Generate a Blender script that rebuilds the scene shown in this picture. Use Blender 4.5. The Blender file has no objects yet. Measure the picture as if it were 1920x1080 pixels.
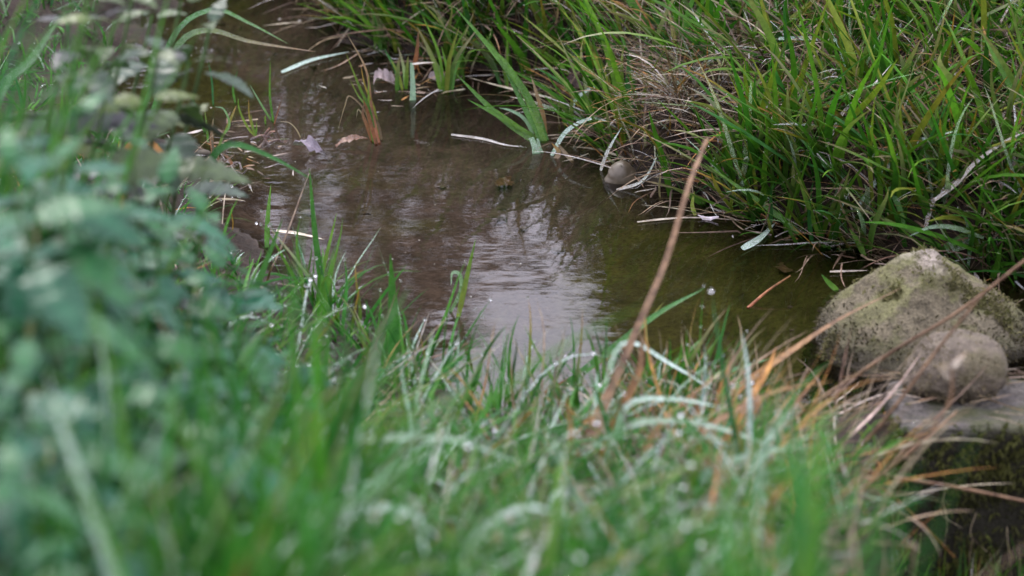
import bpy, bmesh, math
import numpy as np
from mathutils import Vector, Matrix, Euler

R = math.radians
rng = np.random.default_rng(11)
scene = bpy.context.scene
COL = scene.collection

# ------------------------------------------------------------------ camera
CAM_H, PITCH, LENS = 2.0, R(22.0), 120.0
cam_data = bpy.data.cameras.new('camera')
cam_data.lens = LENS
cam_data.sensor_width = 36.0
cam_data.clip_start = 0.1
cam_data.clip_end = 2000.0
cam_data.dof.use_dof = True
cam_data.dof.focus_distance = 5.65
cam_data.dof.aperture_fstop = 3.9
cam_data.dof.aperture_blades = 0
cam = bpy.data.objects.new('camera', cam_data)
cam.location = (0, 0, CAM_H)
cam.rotation_euler = (math.pi / 2 - PITCH, 0, 0)
COL.objects.link(cam)
scene.camera = cam

# ------------------------------------------------------------------ sky, sun, exposure
SUN_EL, SUN_ROT = R(52), R(-25)
world = bpy.data.worlds.new('World')
scene.world = world
world.use_nodes = True
wn, wl = world.node_tree.nodes, world.node_tree.links
wn.clear()
w_out = wn.new('ShaderNodeOutputWorld')
w_bg = wn.new('ShaderNodeBackground')
w_sky = wn.new('ShaderNodeTexSky')
w_sky.sky_type = 'NISHITA'
w_sky.sun_disc = False
w_sky.sun_elevation = SUN_EL
w_sky.sun_rotation = SUN_ROT
w_sky.air_density = 1.0
w_sky.dust_density = 3.0
w_mix = wn.new('ShaderNodeMix')
w_mix.data_type = 'RGBA'
w_mix.inputs[0].default_value = 0.80                 # an even veil of cloud over the blue
w_bg.inputs['Strength'].default_value = 0.10
# overcast: the zenith about three times as bright as the horizon, the same all the way round
w_tc = wn.new('ShaderNodeTexCoord')
w_sep = wn.new('ShaderNodeSeparateXYZ')
wl.new(w_tc.outputs['Generated'], w_sep.inputs[0])
w_rng = wn.new('ShaderNodeMapRange')
w_rng.inputs[3].default_value = 0.80
w_rng.inputs[4].default_value = 1.02
wl.new(w_sep.outputs['Z'], w_rng.inputs[0])
w_veil = wn.new('ShaderNodeMix')
w_veil.data_type = 'RGBA'
w_veil.blend_type = 'MULTIPLY'
w_veil.inputs[0].default_value = 1.0
w_veil.inputs[6].default_value = (15.6, 15.3, 18.2, 1)
wl.new(w_rng.outputs[0], w_veil.inputs[7])
wl.new(w_veil.outputs[2], w_mix.inputs[7])
wl.new(w_sky.outputs[0], w_mix.inputs[6])
wl.new(w_mix.outputs[2], w_bg.inputs['Color'])
wl.new(w_bg.outputs[0], w_out.inputs['Surface'])

sun_data = bpy.data.lights.new('sun', 'SUN')
sun_data.energy = 1.0
sun_data.angle = R(10)
sun_data.color = (1.0, 0.96, 0.90)
sun = bpy.data.objects.new('sun', sun_data)
sun_dir = Vector((math.sin(SUN_ROT) * math.cos(SUN_EL), math.cos(SUN_ROT) * math.cos(SUN_EL), math.sin(SUN_EL)))
sun.rotation_euler = sun_dir.to_track_quat('Z', 'Y').to_euler()
sun.location = (-3, 6, 8)
COL.objects.link(sun)

scene.view_settings.view_transform = 'Standard'
scene.view_settings.look = 'None'
scene.view_settings.gamma = 1.0
scene.view_settings.use_curve_mapping = False
scene.view_settings.exposure = 1.42
scene.cycles.max_bounces = 8
scene.cycles.transparent_max_bounces = 16
scene.cycles.use_denoising = True

# ------------------------------------------------------------------ helpers
FPX = LENS / 36.0 * 1920.0
FWD = np.array([0, math.cos(PITCH), -math.sin(PITCH)])
UPV = np.array([0, math.sin(PITCH), math.cos(PITCH)])
RGT = np.array([1.0, 0, 0])
CAM = np.array([0, 0, CAM_H])


def ray(px, py):
    return FWD + RGT * (px - 960) / FPX + UPV * (540 - py) / FPX


def at_z(px, py, z=0.0):
    d = ray(px, py)
    return CAM + d * (z - CAM_H) / d[2]


def at_y(px, py, y):
    d = ray(px, py)
    return CAM + d * y / d[1]


def hash3(ix, iy, iz, seed):
    h = (ix.astype(np.int64) * 374761393 + iy.astype(np.int64) * 668265263 + iz.astype(np.int64) * 2147483647 + seed * 974634777) & 0xFFFFFFFF
    h = ((h ^ (h >> 13)) * 1274126177) & 0xFFFFFFFF
    h = h ^ (h >> 16)
    return (h & 0xFFFF) / 65535.0


def vnoise(p, seed=0):
    p = np.asarray(p, float)
    i = np.floor(p).astype(np.int64)
    f = p - i
    f = f * f * (3 - 2 * f)
    out = np.zeros(len(p))
    for dx in (0, 1):
        wx = f[:, 0] if dx else 1 - f[:, 0]
        for dy in (0, 1):
            wy = f[:, 1] if dy else 1 - f[:, 1]
            for dz in (0, 1):
                wz = f[:, 2] if dz else 1 - f[:, 2]
                out += wx * wy * wz * hash3(i[:, 0] + dx, i[:, 1] + dy, i[:, 2] + dz, seed)
    return out * 2 - 1


def fbm(p, seed=0, octv=4):
    p = np.asarray(p, float)
    a, s, o = 1.0, 1.0, 0
    for k in range(octv):
        o = o + a * vnoise(p * s, seed + k)
        a *= 0.5
        s *= 2.03
    return o


def smooth(a, b, x):
    t = np.clip((x - a) / (b - a), 0, 1)
    return t * t * (3 - 2 * t)


def mesh_from(name, verts, faces, mat=None, smooth_shade=True):
    """faces: (n,4) or (n,3) int array"""
    verts = np.asarray(verts, np.float32)
    faces = np.asarray(faces, np.int32)
    me = bpy.data.meshes.new(name)
    me.vertices.add(len(verts))
    me.vertices.foreach_set('co', verts.ravel())
    nf, k = faces.shape
    me.loops.add(nf * k)
    me.loops.foreach_set('vertex_index', faces.ravel())
    me.polygons.add(nf)
    me.polygons.foreach_set('loop_start', np.arange(0, nf * k, k, dtype=np.int32))
    me.polygons.foreach_set('use_smooth', np.full(nf, smooth_shade, dtype=bool))
    me.update(calc_edges=True)
    if mat:
        me.materials.append(mat)
    return me


def add_color(me, cols, name='tint'):
    a = me.attributes.new(name, 'FLOAT_COLOR', 'POINT')
    c = np.ones((len(me.vertices), 4), np.float32)
    c[:, :cols.shape[1]] = cols
    a.data.foreach_set('color', c.ravel())


def add_float(me, vals, name):
    a = me.attributes.new(name, 'FLOAT', 'POINT')
    a.data.foreach_set('value', np.asarray(vals, np.float32))


def link(name, data, parent=None, label=None, cat=None, group=None, kind=None):
    o = bpy.data.objects.new(name, data)
    COL.objects.link(o)
    if parent is not None:
        o.parent = parent
    if label:
        o['label'] = label
    if cat:
        o['category'] = cat
    if group:
        o['group'] = group
    if kind:
        o['kind'] = kind
    return o


# ------------------------------------------------------------------ materials
def new_mat(name):
    m = bpy.data.materials.new(name)
    m.use_nodes = True
    n = m.node_tree.nodes
    n.clear()
    return m, n, m.node_tree.links


def nd(n, t, **kw):
    x = n.new(t)
    for k, v in kw.items():
        setattr(x, k, v)
    return x


def mixc(n, l, fac, a, b, blend='MIX'):
    m = n.new('ShaderNodeMix')
    m.data_type = 'RGBA'
    m.blend_type = blend
    for sock, v in ((0, fac), (6, a), (7, b)):
        if hasattr(v, 'is_linked'):
            l.new(v, m.inputs[sock])
        elif sock == 0:
            m.inputs[0].default_value = v
        else:
            m.inputs[sock].default_value = (*v, 1)
    return m.outputs[2]


def noise(n, l, scale, detail=4, rough=0.6, vec=None):
    t = n.new('ShaderNodeTexNoise')
    t.inputs['Scale'].default_value = scale
    t.inputs['Detail'].default_value = detail
    t.inputs['Roughness'].default_value = rough
    if vec is not None:
        l.new(vec, t.inputs['Vector'])
    return t.outputs[0]


def ramp(n, l, fac, lo, hi):
    m = n.new('ShaderNodeMapRange')
    m.inputs[1].default_value = lo
    m.inputs[2].default_value = hi
    l.new(fac, m.inputs[0])
    return m.outputs[0]


def leafy_material(name, rough=0.42, spec=0.5, trans=0.28, blotch=False, dew_col=(0.74, 0.80, 0.84)):
    m, n, l = new_mat(name)
    out = nd(n, 'ShaderNodeOutputMaterial')
    att = nd(n, 'ShaderNodeAttribute', attribute_name='tint')
    dew = nd(n, 'ShaderNodeAttribute', attribute_name='dew')
    geo = nd(n, 'ShaderNodeNewGeometry')
    nz = noise(n, l, 90, 3, 0.6, geo.outputs['Position'])
    var = mixc(n, l, ramp(n, l, nz, 0.3, 0.7), (0.72, 0.72, 0.72), (1.25, 1.22, 1.15))
    base = mixc(n, l, 1.0, att.outputs['Color'], var, 'MULTIPLY')
    if blotch:
        bz_ = noise(n, l, 38, 5, 0.7, geo.outputs['Position'])
        base = mixc(n, l, 1.0, base, mixc(n, l, ramp(n, l, bz_, 0.36, 0.64), (0.42, 0.36, 0.32), (1.45, 1.5, 1.55)), 'MULTIPLY')
    fine = noise(n, l, 800, 2, 0.5, geo.outputs['Position'])
    spk = ramp(n, l, fine, 0.44, 0.66)
    mul = nd(n, 'ShaderNodeMath', operation='MULTIPLY')
    l.new(spk, mul.inputs[0])
    l.new(dew.outputs['Fac'], mul.inputs[1])
    base = mixc(n, l, mul.outputs[0], base, dew_col)
    p = nd(n, 'ShaderNodeBsdfPrincipled')
    l.new(base, p.inputs['Base Color'])
    p.inputs['Roughness'].default_value = rough
    p.inputs['Specular IOR Level'].default_value = spec
    tr = nd(n, 'ShaderNodeBsdfTranslucent')
    tcol = mixc(n, l, 1.0, base, (1.15, 1.6, 0.7), 'MULTIPLY')
    l.new(tcol, tr.inputs['Color'])
    mx = nd(n, 'ShaderNodeMixShader')
    mx.inputs[0].default_value = trans
    l.new(p.outputs[0], mx.inputs[1])
    l.new(tr.outputs[0], mx.inputs[2])
    bmp = nd(n, 'ShaderNodeBump')
    bmp.inputs['Strength'].default_value = 0.25
    bmp.inputs['Distance'].default_value = 0.002
    l.new(nz, bmp.inputs['Height'])
    l.new(bmp.outputs[0], p.inputs['Normal'])
    l.new(mx.outputs[0], out.inputs['Surface'])
    return m


M_grass = leafy_material('grass_surface', 0.36, 0.08, 0.19)
M_dry = leafy_material('dry_blade', 0.6, 0.25, 0.15, True)
M_leaf = leafy_material('nettle_leaf', 0.33, 0.17, 0.10)
M_moss = leafy_material('moss_strand', 0.8, 0.15, 0.15)
M_wood = leafy_material('bark_and_twig', 0.8, 0.2, 0.0)


def ground_material():
    m, n, l = new_mat('bank_soil')
    out = nd(n, 'ShaderNodeOutputMaterial')
    att = nd(n, 'ShaderNodeAttribute', attribute_name='tint')
    geo = nd(n, 'ShaderNodeNewGeometry')
    a = noise(n, l, 14, 6, 0.65, geo.outputs['Position'])
    b = noise(n, l, 110, 4, 0.7, geo.outputs['Position'])
    v = mixc(n, l, ramp(n, l, a, 0.3, 0.7), (0.55, 0.55, 0.52), (1.5, 1.42, 1.35))
    v2 = mixc(n, l, ramp(n, l, b, 0.3, 0.7), (0.6, 0.6, 0.6), (1.4, 1.4, 1.4))
    c = mixc(n, l, 1.0, att.outputs['Color'], v, 'MULTIPLY')
    c = mixc(n, l, 1.0, c, v2, 'MULTIPLY')
    p = nd(n, 'ShaderNodeBsdfPrincipled')
    l.new(c, p.inputs['Base Color'])
    p.inputs['Roughness'].default_value = 0.75
    p.inputs['Specular IOR Level'].default_value = 0.15
    bmp = nd(n, 'ShaderNodeBump')
    bmp.inputs['Strength'].default_value = 0.8
    bmp.inputs['Distance'].default_value = 0.012
    l.new(b, bmp.inputs['Height'])
    l.new(bmp.outputs[0], p.inputs['Normal'])
    l.new(p.outputs[0], out.inputs['Surface'])
    return m


def water_material():
    m, n, l = new_mat('brook_water')
    out = nd(n, 'ShaderNodeOutputMaterial')
    geo = nd(n, 'ShaderNodeNewGeometry')
    mp = nd(n, 'ShaderNodeMapping')
    mp.inputs['Scale'].default_value = (0.42, 1.0, 1.0)
    l.new(geo.outputs['Position'], mp.inputs['Vector'])
    w1 = noise(n, l, 9, 2, 0.5, mp.outputs[0])
    w2 = noise(n, l, 55, 2, 0.5, mp.outputs[0])
    b1 = nd(n, 'ShaderNodeBump')
    b1.inputs['Strength'].default_value = 0.5
    b1.inputs['Distance'].default_value = 0.0016
    l.new(w1, b1.inputs['Height'])
    b2 = nd(n, 'ShaderNodeBump')
    b2.inputs['Strength'].default_value = 0.5
    b2.inputs['Distance'].default_value = 0.00020
    l.new(w2, b2.inputs['Height'])
    l.new(b1.outputs[0], b2.inputs['Normal'])
    fr = nd(n, 'ShaderNodeFresnel')
    fr.inputs['IOR'].default_value = 1.333
    l.new(b2.outputs[0], fr.inputs['Normal'])
    gl = nd(n, 'ShaderNodeBsdfGlossy')
    gl.inputs['Roughness'].default_value = 0.015
    l.new(b2.outputs[0], gl.inputs['Normal'])
    tp = nd(n, 'ShaderNodeBsdfTransparent')
    tp.inputs['Color'].default_value = (0.60, 0.565, 0.505, 1)
    mx = nd(n, 'ShaderNodeMixShader')
    l.new(fr.outputs[0], mx.inputs[0])
    l.new(tp.outputs[0], mx.inputs[1])
    l.new(gl.outputs[0], mx.inputs[2])
    l.new(mx.outputs[0], out.inputs['Surface'])
    return m


def drop_material():
    m, n, l = new_mat('dew_drop')
    out = nd(n, 'ShaderNodeOutputMaterial')
    p = nd(n, 'ShaderNodeBsdfPrincipled')
    p.inputs['Base Color'].default_value = (1, 1, 1, 1)
    p.inputs['Roughness'].default_value = 0.02
    p.inputs['IOR'].default_value = 1.333
    p.inputs['Transmission Weight'].default_value = 1.0
    l.new(p.outputs[0], out.inputs['Surface'])
    return m


def stone_material(name, base, dark, lichen, pale, lichen_lo=0.45, lichen_hi=0.62, pale_top=True, shaded_side_moss=None, wet=None):
    m, n, l = new_mat(name)
    out = nd(n, 'ShaderNodeOutputMaterial')
    tc = nd(n, 'ShaderNodeTexCoord')
    v = tc.outputs['Object']
    a = noise(n, l, 8 if not wet else 13, 7, 0.6, v)
    b = noise(n, l, 60, 5, 0.7, v)
    c_ = noise(n, l, 240, 3, 0.6, v)
    col = mixc(n, l, ramp(n, l, b, 0.32, 0.68), dark, base)
    col = mixc(n, l, ramp(n, l, a, lichen_lo, lichen_hi), col, lichen)
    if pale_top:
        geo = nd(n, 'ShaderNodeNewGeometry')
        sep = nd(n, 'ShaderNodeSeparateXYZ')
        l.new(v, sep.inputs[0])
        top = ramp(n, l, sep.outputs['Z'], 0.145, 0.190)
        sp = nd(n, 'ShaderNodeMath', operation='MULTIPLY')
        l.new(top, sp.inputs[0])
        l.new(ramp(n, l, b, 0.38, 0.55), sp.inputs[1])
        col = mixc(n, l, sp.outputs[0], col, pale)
    if wet:  # darker towards the foot of the stone, with a noisy edge
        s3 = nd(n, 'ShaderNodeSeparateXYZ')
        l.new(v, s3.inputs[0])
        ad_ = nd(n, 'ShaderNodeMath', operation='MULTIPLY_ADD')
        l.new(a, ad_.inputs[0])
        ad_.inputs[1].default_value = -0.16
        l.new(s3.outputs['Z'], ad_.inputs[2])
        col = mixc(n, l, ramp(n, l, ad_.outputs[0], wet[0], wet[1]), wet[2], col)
    if shaded_side_moss:  # moss on the steep faces, with shade darkened into its colour
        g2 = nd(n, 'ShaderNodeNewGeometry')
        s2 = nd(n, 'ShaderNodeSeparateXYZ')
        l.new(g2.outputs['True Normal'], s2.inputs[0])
        col = mixc(n, l, ramp(n, l, s2.outputs['Z'], 0.35, 0.75), shaded_side_moss, col)
    col = mixc(n, l, 1.0, col, mixc(n, l, ramp(n, l, c_, 0.3, 0.7), (0.7, 0.7, 0.7), (1.3, 1.3, 1.3)), 'MULTIPLY')
    p = nd(n, 'ShaderNodeBsdfPrincipled')
    l.new(col, p.inputs['Base Color'])
    p.inputs['Roughness'].default_value = 0.8
    p.inputs['Specular IOR Level'].default_value = 0.3
    b1 = nd(n, 'ShaderNodeBump')
    b1.inputs['Strength'].default_value = 0.9
    b1.inputs['Distance'].default_value = 0.008
    l.new(b, b1.inputs['Height'])
    b2 = nd(n, 'ShaderNodeBump')
    b2.inputs['Strength'].default_value = 0.8
    b2.inputs['Distance'].default_value = 0.002
    l.new(c_, b2.inputs['Height'])
    l.new(b1.outputs[0], b2.inputs['Normal'])
    l.new(b2.outputs[0], p.inputs['Normal'])
    l.new(p.outputs[0], out.inputs['Surface'])
    return m


# ------------------------------------------------------------------ the lie of the land
far_px = [(380, -90), (560, -30), (650, 40), (735, 100), (850, 118), (960, 138), (1060, 165), (1125, 225), (1185, 325), (1300, 362), (1420, 418), (1560, 452), (1700, 485), (1920, 530)]
near_px = [(330, -40), (262, 60), (232, 145), (300, 245), (385, 335), (450, 440), (520, 520), (640, 590), (740, 685), (830, 745), (1000, 778), (1250, 788), (1480, 776)]
FWL = np.array([at_z(*p)[:2] for p in far_px])
NWL = np.array([at_z(*p)[:2] for p in near_px])
FWL = np.vstack([[-6.0, 12.5], [-2.0, 8.6], FWL, [2.0, 4.95], [6.0, 4.4]])
NWL = np.vstack([[-6.0, 10.6], [-1.9, 8.0], NWL, [2.0, 4.40], [6.0, 3.8]])


def y_far(x):
    return np.interp(x, FWL[:, 0], FWL[:, 1])


def y_near(x):
    return np.interp(x, NWL[:, 0], NWL[:, 1])


def dist_line(x, y, line):
    best = np.full(np.shape(x), 1e9)
    for a, b in zip(line[:-1], line[1:]):
        d = b - a
        t = np.clip(((x - a[0]) * d[0] + (y - a[1]) * d[1]) / (d @ d), 0, 1)
        best = np.minimum(best, np.hypot(x - a[0] - t * d[0], y - a[1] - t * d[1]))
    return best


def ground_z(x, y):
    x = np.asarray(x, float)
    y = np.asarray(y, float)
    p = np.stack([x * 9, y * 9, np.zeros_like(x)], -1).reshape(-1, 3)
    nz = fbm(p, 3, 4).reshape(x.shape)
    nb = fbm(p * 0.25, 8, 3).reshape(x.shape)
    wob = 0.018 * nz
    df = dist_line(x, y, FWL) * np.where(y > y_far(x), 1, -1) + wob
    dn = dist_line(x, y, NWL) * np.where(y < y_near(x), 1, -1) + wob
    zf = 0.105 * smooth(0, 0.08, df) + 0.27 * np.clip(df - 0.03, 0, 1.6) + 0.02 * np.clip(df - 1.6, 0, 30)
    zf = np.minimum(zf, 0.85)
    zn = 0.030 * smooth(0, 0.10, dn) + 0.20 * np.clip(dn - 0.02, 0, 0.5) + 0.34 * np.clip(dn - 0.5, 0, 2.2)
    zn = zn + 0.02 * nb * smooth(0, .4, dn)
    inside = np.minimum(-df, -dn)
    bed = -0.075 * smooth(0, 0.22, inside) - 0.004 + 0.010 * nz
    z = np.where(df > 0, zf, np.where(dn > 0, zn, bed))
    z = z + np.where((df > 0) | (dn > 0), 0.010 * nz, 0)
    # below the stone sill the brook drops: a lower hollow at the right of the near bank
    low = smooth(-0.03, 0.06, x - 0.120 * y + 0.02 * nz) * (1 - smooth(4.30, 4.38, y)) * smooth(1.2, 2.0, y) * (1 - smooth(1.5, 1.9, x))
    z = z * (1 - low) + (-0.20 + 0.012 * nz) * low
    return z


def at_ground(px, py):
    d = ray(px, py)
    t = np.arange(1.5, 12, 0.01)
    q = CAM + d[None] * t[:, None]
    hit = np.argmax(q[:, 2] < np.maximum(ground_z(q[:, 0], q[:, 1]), 0.0) - 0.004)
    return q[hit] if hit else q[-1]


def axis(lo, hi, step, far_lo, far_hi):
    c = list(np.arange(lo, hi + 1e-6, step))
    s, v = step, hi
    while v < far_hi:
        s *= 1.35
        v += s
        c.append(min(v, far_hi))
    s, v = step, lo
    pre = []
    while v > far_lo:
        s *= 1.35
        v -= s
        pre.append(max(v, far_lo))
    return np.array(pre[::-1] + c)


gx = axis(-1.5, 1.3, 0.014, -400, 400)
gy = axis(2.0, 7.6, 0.014, -300, 600)
GX, GY = np.meshgrid(gx, gy)
GZ = ground_z(GX, GY)
nx, ny = len(gx), len(gy)
idx = np.arange(nx * ny).reshape(ny, nx)
gf = np.stack([idx[:-1, :-1], idx[:-1, 1:], idx[1:, 1:], idx[1:, :-1]], -1).reshape(-1, 4)
M_ground = ground_material()
gm = mesh_from('ground', np.stack([GX, GY, GZ], -1).reshape(-1, 3), gf, M_ground)
zz = GZ.ravel()
pp = np.stack([GX.ravel(), GY.ravel(), zz], -1)
alg = smooth(-0.1, 0.5, fbm(pp * 3.0, 21, 3) + 1.1 * smooth(-0.08, 0.30, pp[:, 0]))
soil = np.array([0.021, 0.015, 0.011])
silt = np.array([0.094, 0.076, 0.068])
algae = np.array([0.062, 0.070, 0.015])
mead = np.array([0.035, 0.075, 0.018])
u = smooth(-0.03, 0.01, zz)[:, None]
gc = (silt * (1 - alg[:, None]) + algae * alg[:, None]) * (1 - u) + soil * u
far_m = (smooth(8.5, 11, pp[:, 1]) + (1 - smooth(1.0, 2.0, pp[:, 1])) + smooth(2, 4, np.abs(pp[:, 0])))
far_m = np.clip(far_m, 0, 1)[:, None] * u
gc = gc * (1 - far_m) + mead * far_m
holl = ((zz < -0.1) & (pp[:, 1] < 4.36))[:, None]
gc = np.where(holl, np.array([[.012, .010, .007]]), gc)      # shade of the hollow below the sill, painted into the ground
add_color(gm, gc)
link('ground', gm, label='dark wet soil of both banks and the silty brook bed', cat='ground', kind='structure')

# water: a sheet with a fine grid, its edges buried in the banks
wx = np.linspace(-5.5, 1.9, 75)
wy = np.linspace(4.36, 12.0, 70)
WX, WY = np.meshgrid(wx, wy)
widx = np.arange(WX.size).reshape(WX.shape)
wf = np.stack([widx[:-1, :-1], widx[:-1, 1:], widx[1:, 1:], widx[1:, :-1]], -1).reshape(-1, 4)
link('water', mesh_from('water', np.stack([WX, WY, np.zeros_like(WX)], -1).reshape(-1, 3), wf, water_material()),
     label='shallow brown brook with soft ripples reflecting trees and grass', cat='water', kind='structure')

# ------------------------------------------------------------------ blades
SEG = 7


def blades(base, az, tilt, bend, length, width, tint, tip, dew, twist=None, floor=True, seg=SEG, power=1.4):
    """many folded blades in one go; every argument is an array over blades"""
    n = len(base)
    s = np.linspace(0, 1, seg + 1)
    ang = tilt[:, None] + bend[:, None] * s[None, :] ** power
    ang = np.minimum(ang, 2.75)
    ds = length[:, None] / seg
    hx = np.cumsum(np.concatenate([np.zeros((n, 1)), np.sin(ang[:, :-1]) * ds], 1), 1)
    hz = np.cumsum(np.concatenate([np.zeros((n, 1)), np.cos(ang[:, :-1]) * ds], 1), 1)
    wob = 0.06 * length[:, None] * np.sin(s[None, :] * (2 + 3 * rng.random((n, 1))) + 6 * rng.random((n, 1))) * s[None, :]
    ca, sa = np.cos(az)[:, None], np.sin(az)[:, None]
    x = base[:, 0:1] + ca * hx - sa * wob
    y = base[:, 1:2] + sa * hx + ca * wob
    z = base[:, 2:3] + hz
    if floor:
        g = ground_z(x[:, 2:], y[:, 2:])
        g = np.where(y[:, 2:] > 4.36, np.maximum(g, 0.0), g) + 0.004
        z[:, 2:] = np.maximum(z[:, 2:], g)
    if twist is None:
        twist = rng.normal(0, 0.35, n)
    tw = twist[:, None] + s[None, :] * rng.normal(0, 0.5, (n, 1))
    # normal in the bending plane, side across it
    nxv, nzv = np.cos(ang), -np.sin(ang)
    side = np.stack([-sa * np.cos(tw) + ca * nxv * np.sin(tw), ca * np.cos(tw) + sa * nxv * np.sin(tw), nzv * np.sin(tw)], -1)
    nor = np.stack([ca * nxv * np.cos(tw) + sa * np.sin(tw), sa * nxv * np.cos(tw) - ca * np.sin(tw), nzv * np.cos(tw)], -1)
    prof = np.minimum(1, 0.55 + 1.8 * s) * (1 - s ** 2.6) + 0.03
    w = width[:, None] * prof[None, :] * 0.5
    c = np.stack([x, y, z], -1)
    fold = 0.30
    L = c + side * w[..., None]
    Rr = c - side * w[..., None]
    Mm = c - nor * (w * fold)[..., None]
    V = np.stack([L, Mm, Rr], 2)               # n, seg+1, 3, 3
    b0 = (np.arange(n) * (seg + 1) * 3)[:, None, None]
    k = np.arange(seg)[None, :, None] * 3
    j = np.arange(2)[None, None, :]
    a = b0 + k + j
    F = np.stack([a, a + 1, a + 4, a + 3], -1).reshape(-1, 4)
    t = (s[None, :, None]) ** 2.0
    colr = tint[:, None, :] * (1 - t) + tip[:, None, :] * t
    colr = np.repeat(colr[:, :, None, :], 3, 2)
    dw = np.repeat(np.repeat(dew[:, None], seg + 1, 1)[:, :, None], 3, 2)
    return V.reshape(-1, 3), F, colr.reshape(-1, 3), dw.ravel(), c


def stuff_blades(name, data, mat, label, cat, parent=None):
    V, F, C, D = data[:4]
    me = mesh_from(name, V, F, mat)
    add_color(me, C)
    add_float(me, D, 'dew')
    return link(name, me, parent, label, cat, kind='stuff')


GREEN = np.array([[0.044, 0.124, 0.014], [0.026, 0.086, 0.012], [0.074, 0.158, 0.017], [0.116, 0.142, 0.021], [0.030, 0.104, 0.028]])
COOL = np.array([[0.027, 0.108, 0.020], [0.017, 0.074, 0.017], [0.045, 0.130, 0.020], [0.075, 0.138, 0.028], [0.023, 0.094, 0.042]])
COOL = COOL * np.array([.74, .88, .58])
GREEN = GREEN * np.array([.95, .97, .90])
DEAD = np.array([[0.200, 0.148, 0.100], [0.108, 0.070, 0.048], [0.062, 0.040, 0.027], [0.235, 0.112, 0.032], [0.270, 0.225, 0.175]])
STRAW, BROWN, DARKB, ORANGE, PALE = DEAD


def pick(pal, n, p):
    c = pal[rng.choice(len(pal), n, p=p)]
    return c * rng.uniform(0.75, 1.25, (n, 1)) * rng.uniform(0.93, 1.07, (n, 3))


def tussocks(centres, per, spread, L, W, lean, lean_amt, pal, p, dew_p, tilt=(0.15, 0.75), bend=(0.3, 1.5), tip_dead=0.35, grow=None):
    """blades radiating from tussock centres"""
    n = len(centres)
    cnt = rng.integers(int(per * 0.5), int(per * 1.5) + 1, n)
    ci = np.repeat(np.arange(n), cnt)
    m = len(ci)
    off = rng.normal(0, spread, (m, 2))
    bx, by = centres[ci, 0] + off[:, 0], centres[ci, 1] + off[:, 1]
    bz = ground_z(bx, by)
    bz = np.where(by > 4.36, np.maximum(bz, -0.03), bz) - 0.006
    size = rng.uniform(0.65, 1.25, n)
    size = (size if grow is None else size * grow)[ci]
    az = np.arctan2(off[:, 1], off[:, 0]) + rng.normal(0, 0.6, m)
    vx, vy = np.cos(az) + lean_amt * np.cos(lean[ci]), np.sin(az) + lean_amt * np.sin(lean[ci])
    az = np.arctan2(vy, vx)
    tl = rng.uniform(*tilt, m)
    bd = rng.uniform(*bend, m) * rng.random(m) ** 0.6
    ln = rng.uniform(*L, m) * size
    wd = rng.uniform(*W, m) * (0.7 + 0.3 * size)
    tint = pick(pal, m, p)
    tone = rng.uniform(0.8, 1.2, n)[ci][:, None]
    tint = tint * tone
    tip = tint.copy()
    dead = rng.random(m) < tip_dead
    tip[dead] = pick(DEAD, dead.sum(), [.4, .2, .05, .25, .1]) * 0.9
    dew = np.where(rng.random(m) < dew_p, rng.uniform(0.4, 1.0, m), 0.0)
    return blades(np.stack([bx, by, bz], -1), az, tl, bd, ln, wd, tint, tip, dew)


def jitter_grid(x0, x1, y0, y1, step, keep):
    xs = np.arange(x0, x1, step)
    ys = np.arange(y0, y1, step)
    X, Y = np.meshgrid(xs, ys)
    X = (X + rng.uniform(-.55, .55, X.shape) * step).ravel()
    Y = (Y + rng.uniform(-.55, .55, Y.shape) * step).ravel()
    k = keep(X, Y)
    return np.stack([X[k], Y[k]], -1)


def df_(x, y):
    return dist_line(x, y, FWL) * np.where(y > y_far(x), 1, -1)


def dn_(x, y):
    return dist_line(x, y, NWL) * np.where(y < y_near(x), 1, -1)


drops = []      # where dew hangs


def take_drops(c, n, w=1.0, size=(0.0006, 0.0015)):
    k = rng.integers(0, len(c), n)
    j = rng.integers(2, c.shape[1], n)
    drops.append((c[k, j] + np.array([0, 0, 0.001]), rng.uniform(*size, n)))


# a bare muddy foot of the far bank, hung with a pale dead tangle
MUD = at_z(1290, 318)[:2]


def bare(x, y):
    return (((x - MUD[0]) / .115) ** 2 + ((y - MUD[1] - .02) / .12) ** 2) > 1


mt = np.c_[MUD[0] + rng.normal(0, .055, 40), MUD[1] + .03 + rng.normal(0, .05, 40)]
mtb = tussocks(mt, 6, .02, (.05, .16), (.0022, .0052), rng.normal(R(245), .9, 40), 1.6, DEAD, [.30, .15, .10, .05, .40], .25, tilt=(.3, 1.4), bend=(.4, 1.8), tip_dead=.1)
stuff_blades('pale_tangle', mtb, M_dry, 'pale dead tangle hanging over the muddy foot of the far bank', 'dead grass')
# far bank grass
fc = jitter_grid(-1.0, 1.25, 5.0, 7.9, 0.060, lambda x, y: (df_(x, y) > 0.02) & (df_(x, y) < 1.5))
thin = fbm(np.c_[fc * 5, np.zeros(len(fc))], 31, 3)
fc = fc[(thin > -0.75) & bare(fc[:, 0], fc[:, 1])]
lean_f = np.where(fc[:, 0] < 0.35, R(205), R(250)) + rng.normal(0, 0.9, len(fc))
fb = tussocks(fc, 9, 0.016, (0.08, 0.22), (0.0045, 0.0115), lean_f, 0.7, GREEN, [.36, .24, .22, .12, .06], 0.03, tilt=(0.1, 1.15), bend=(0.1, 1.4))
stuff_blades('far_bank_grass', fb, M_grass, 'long green grass crowding the far bank of the brook', 'grass')
take_drops(fb[4], 900, size=(0.0010, 0.0020))

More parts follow.
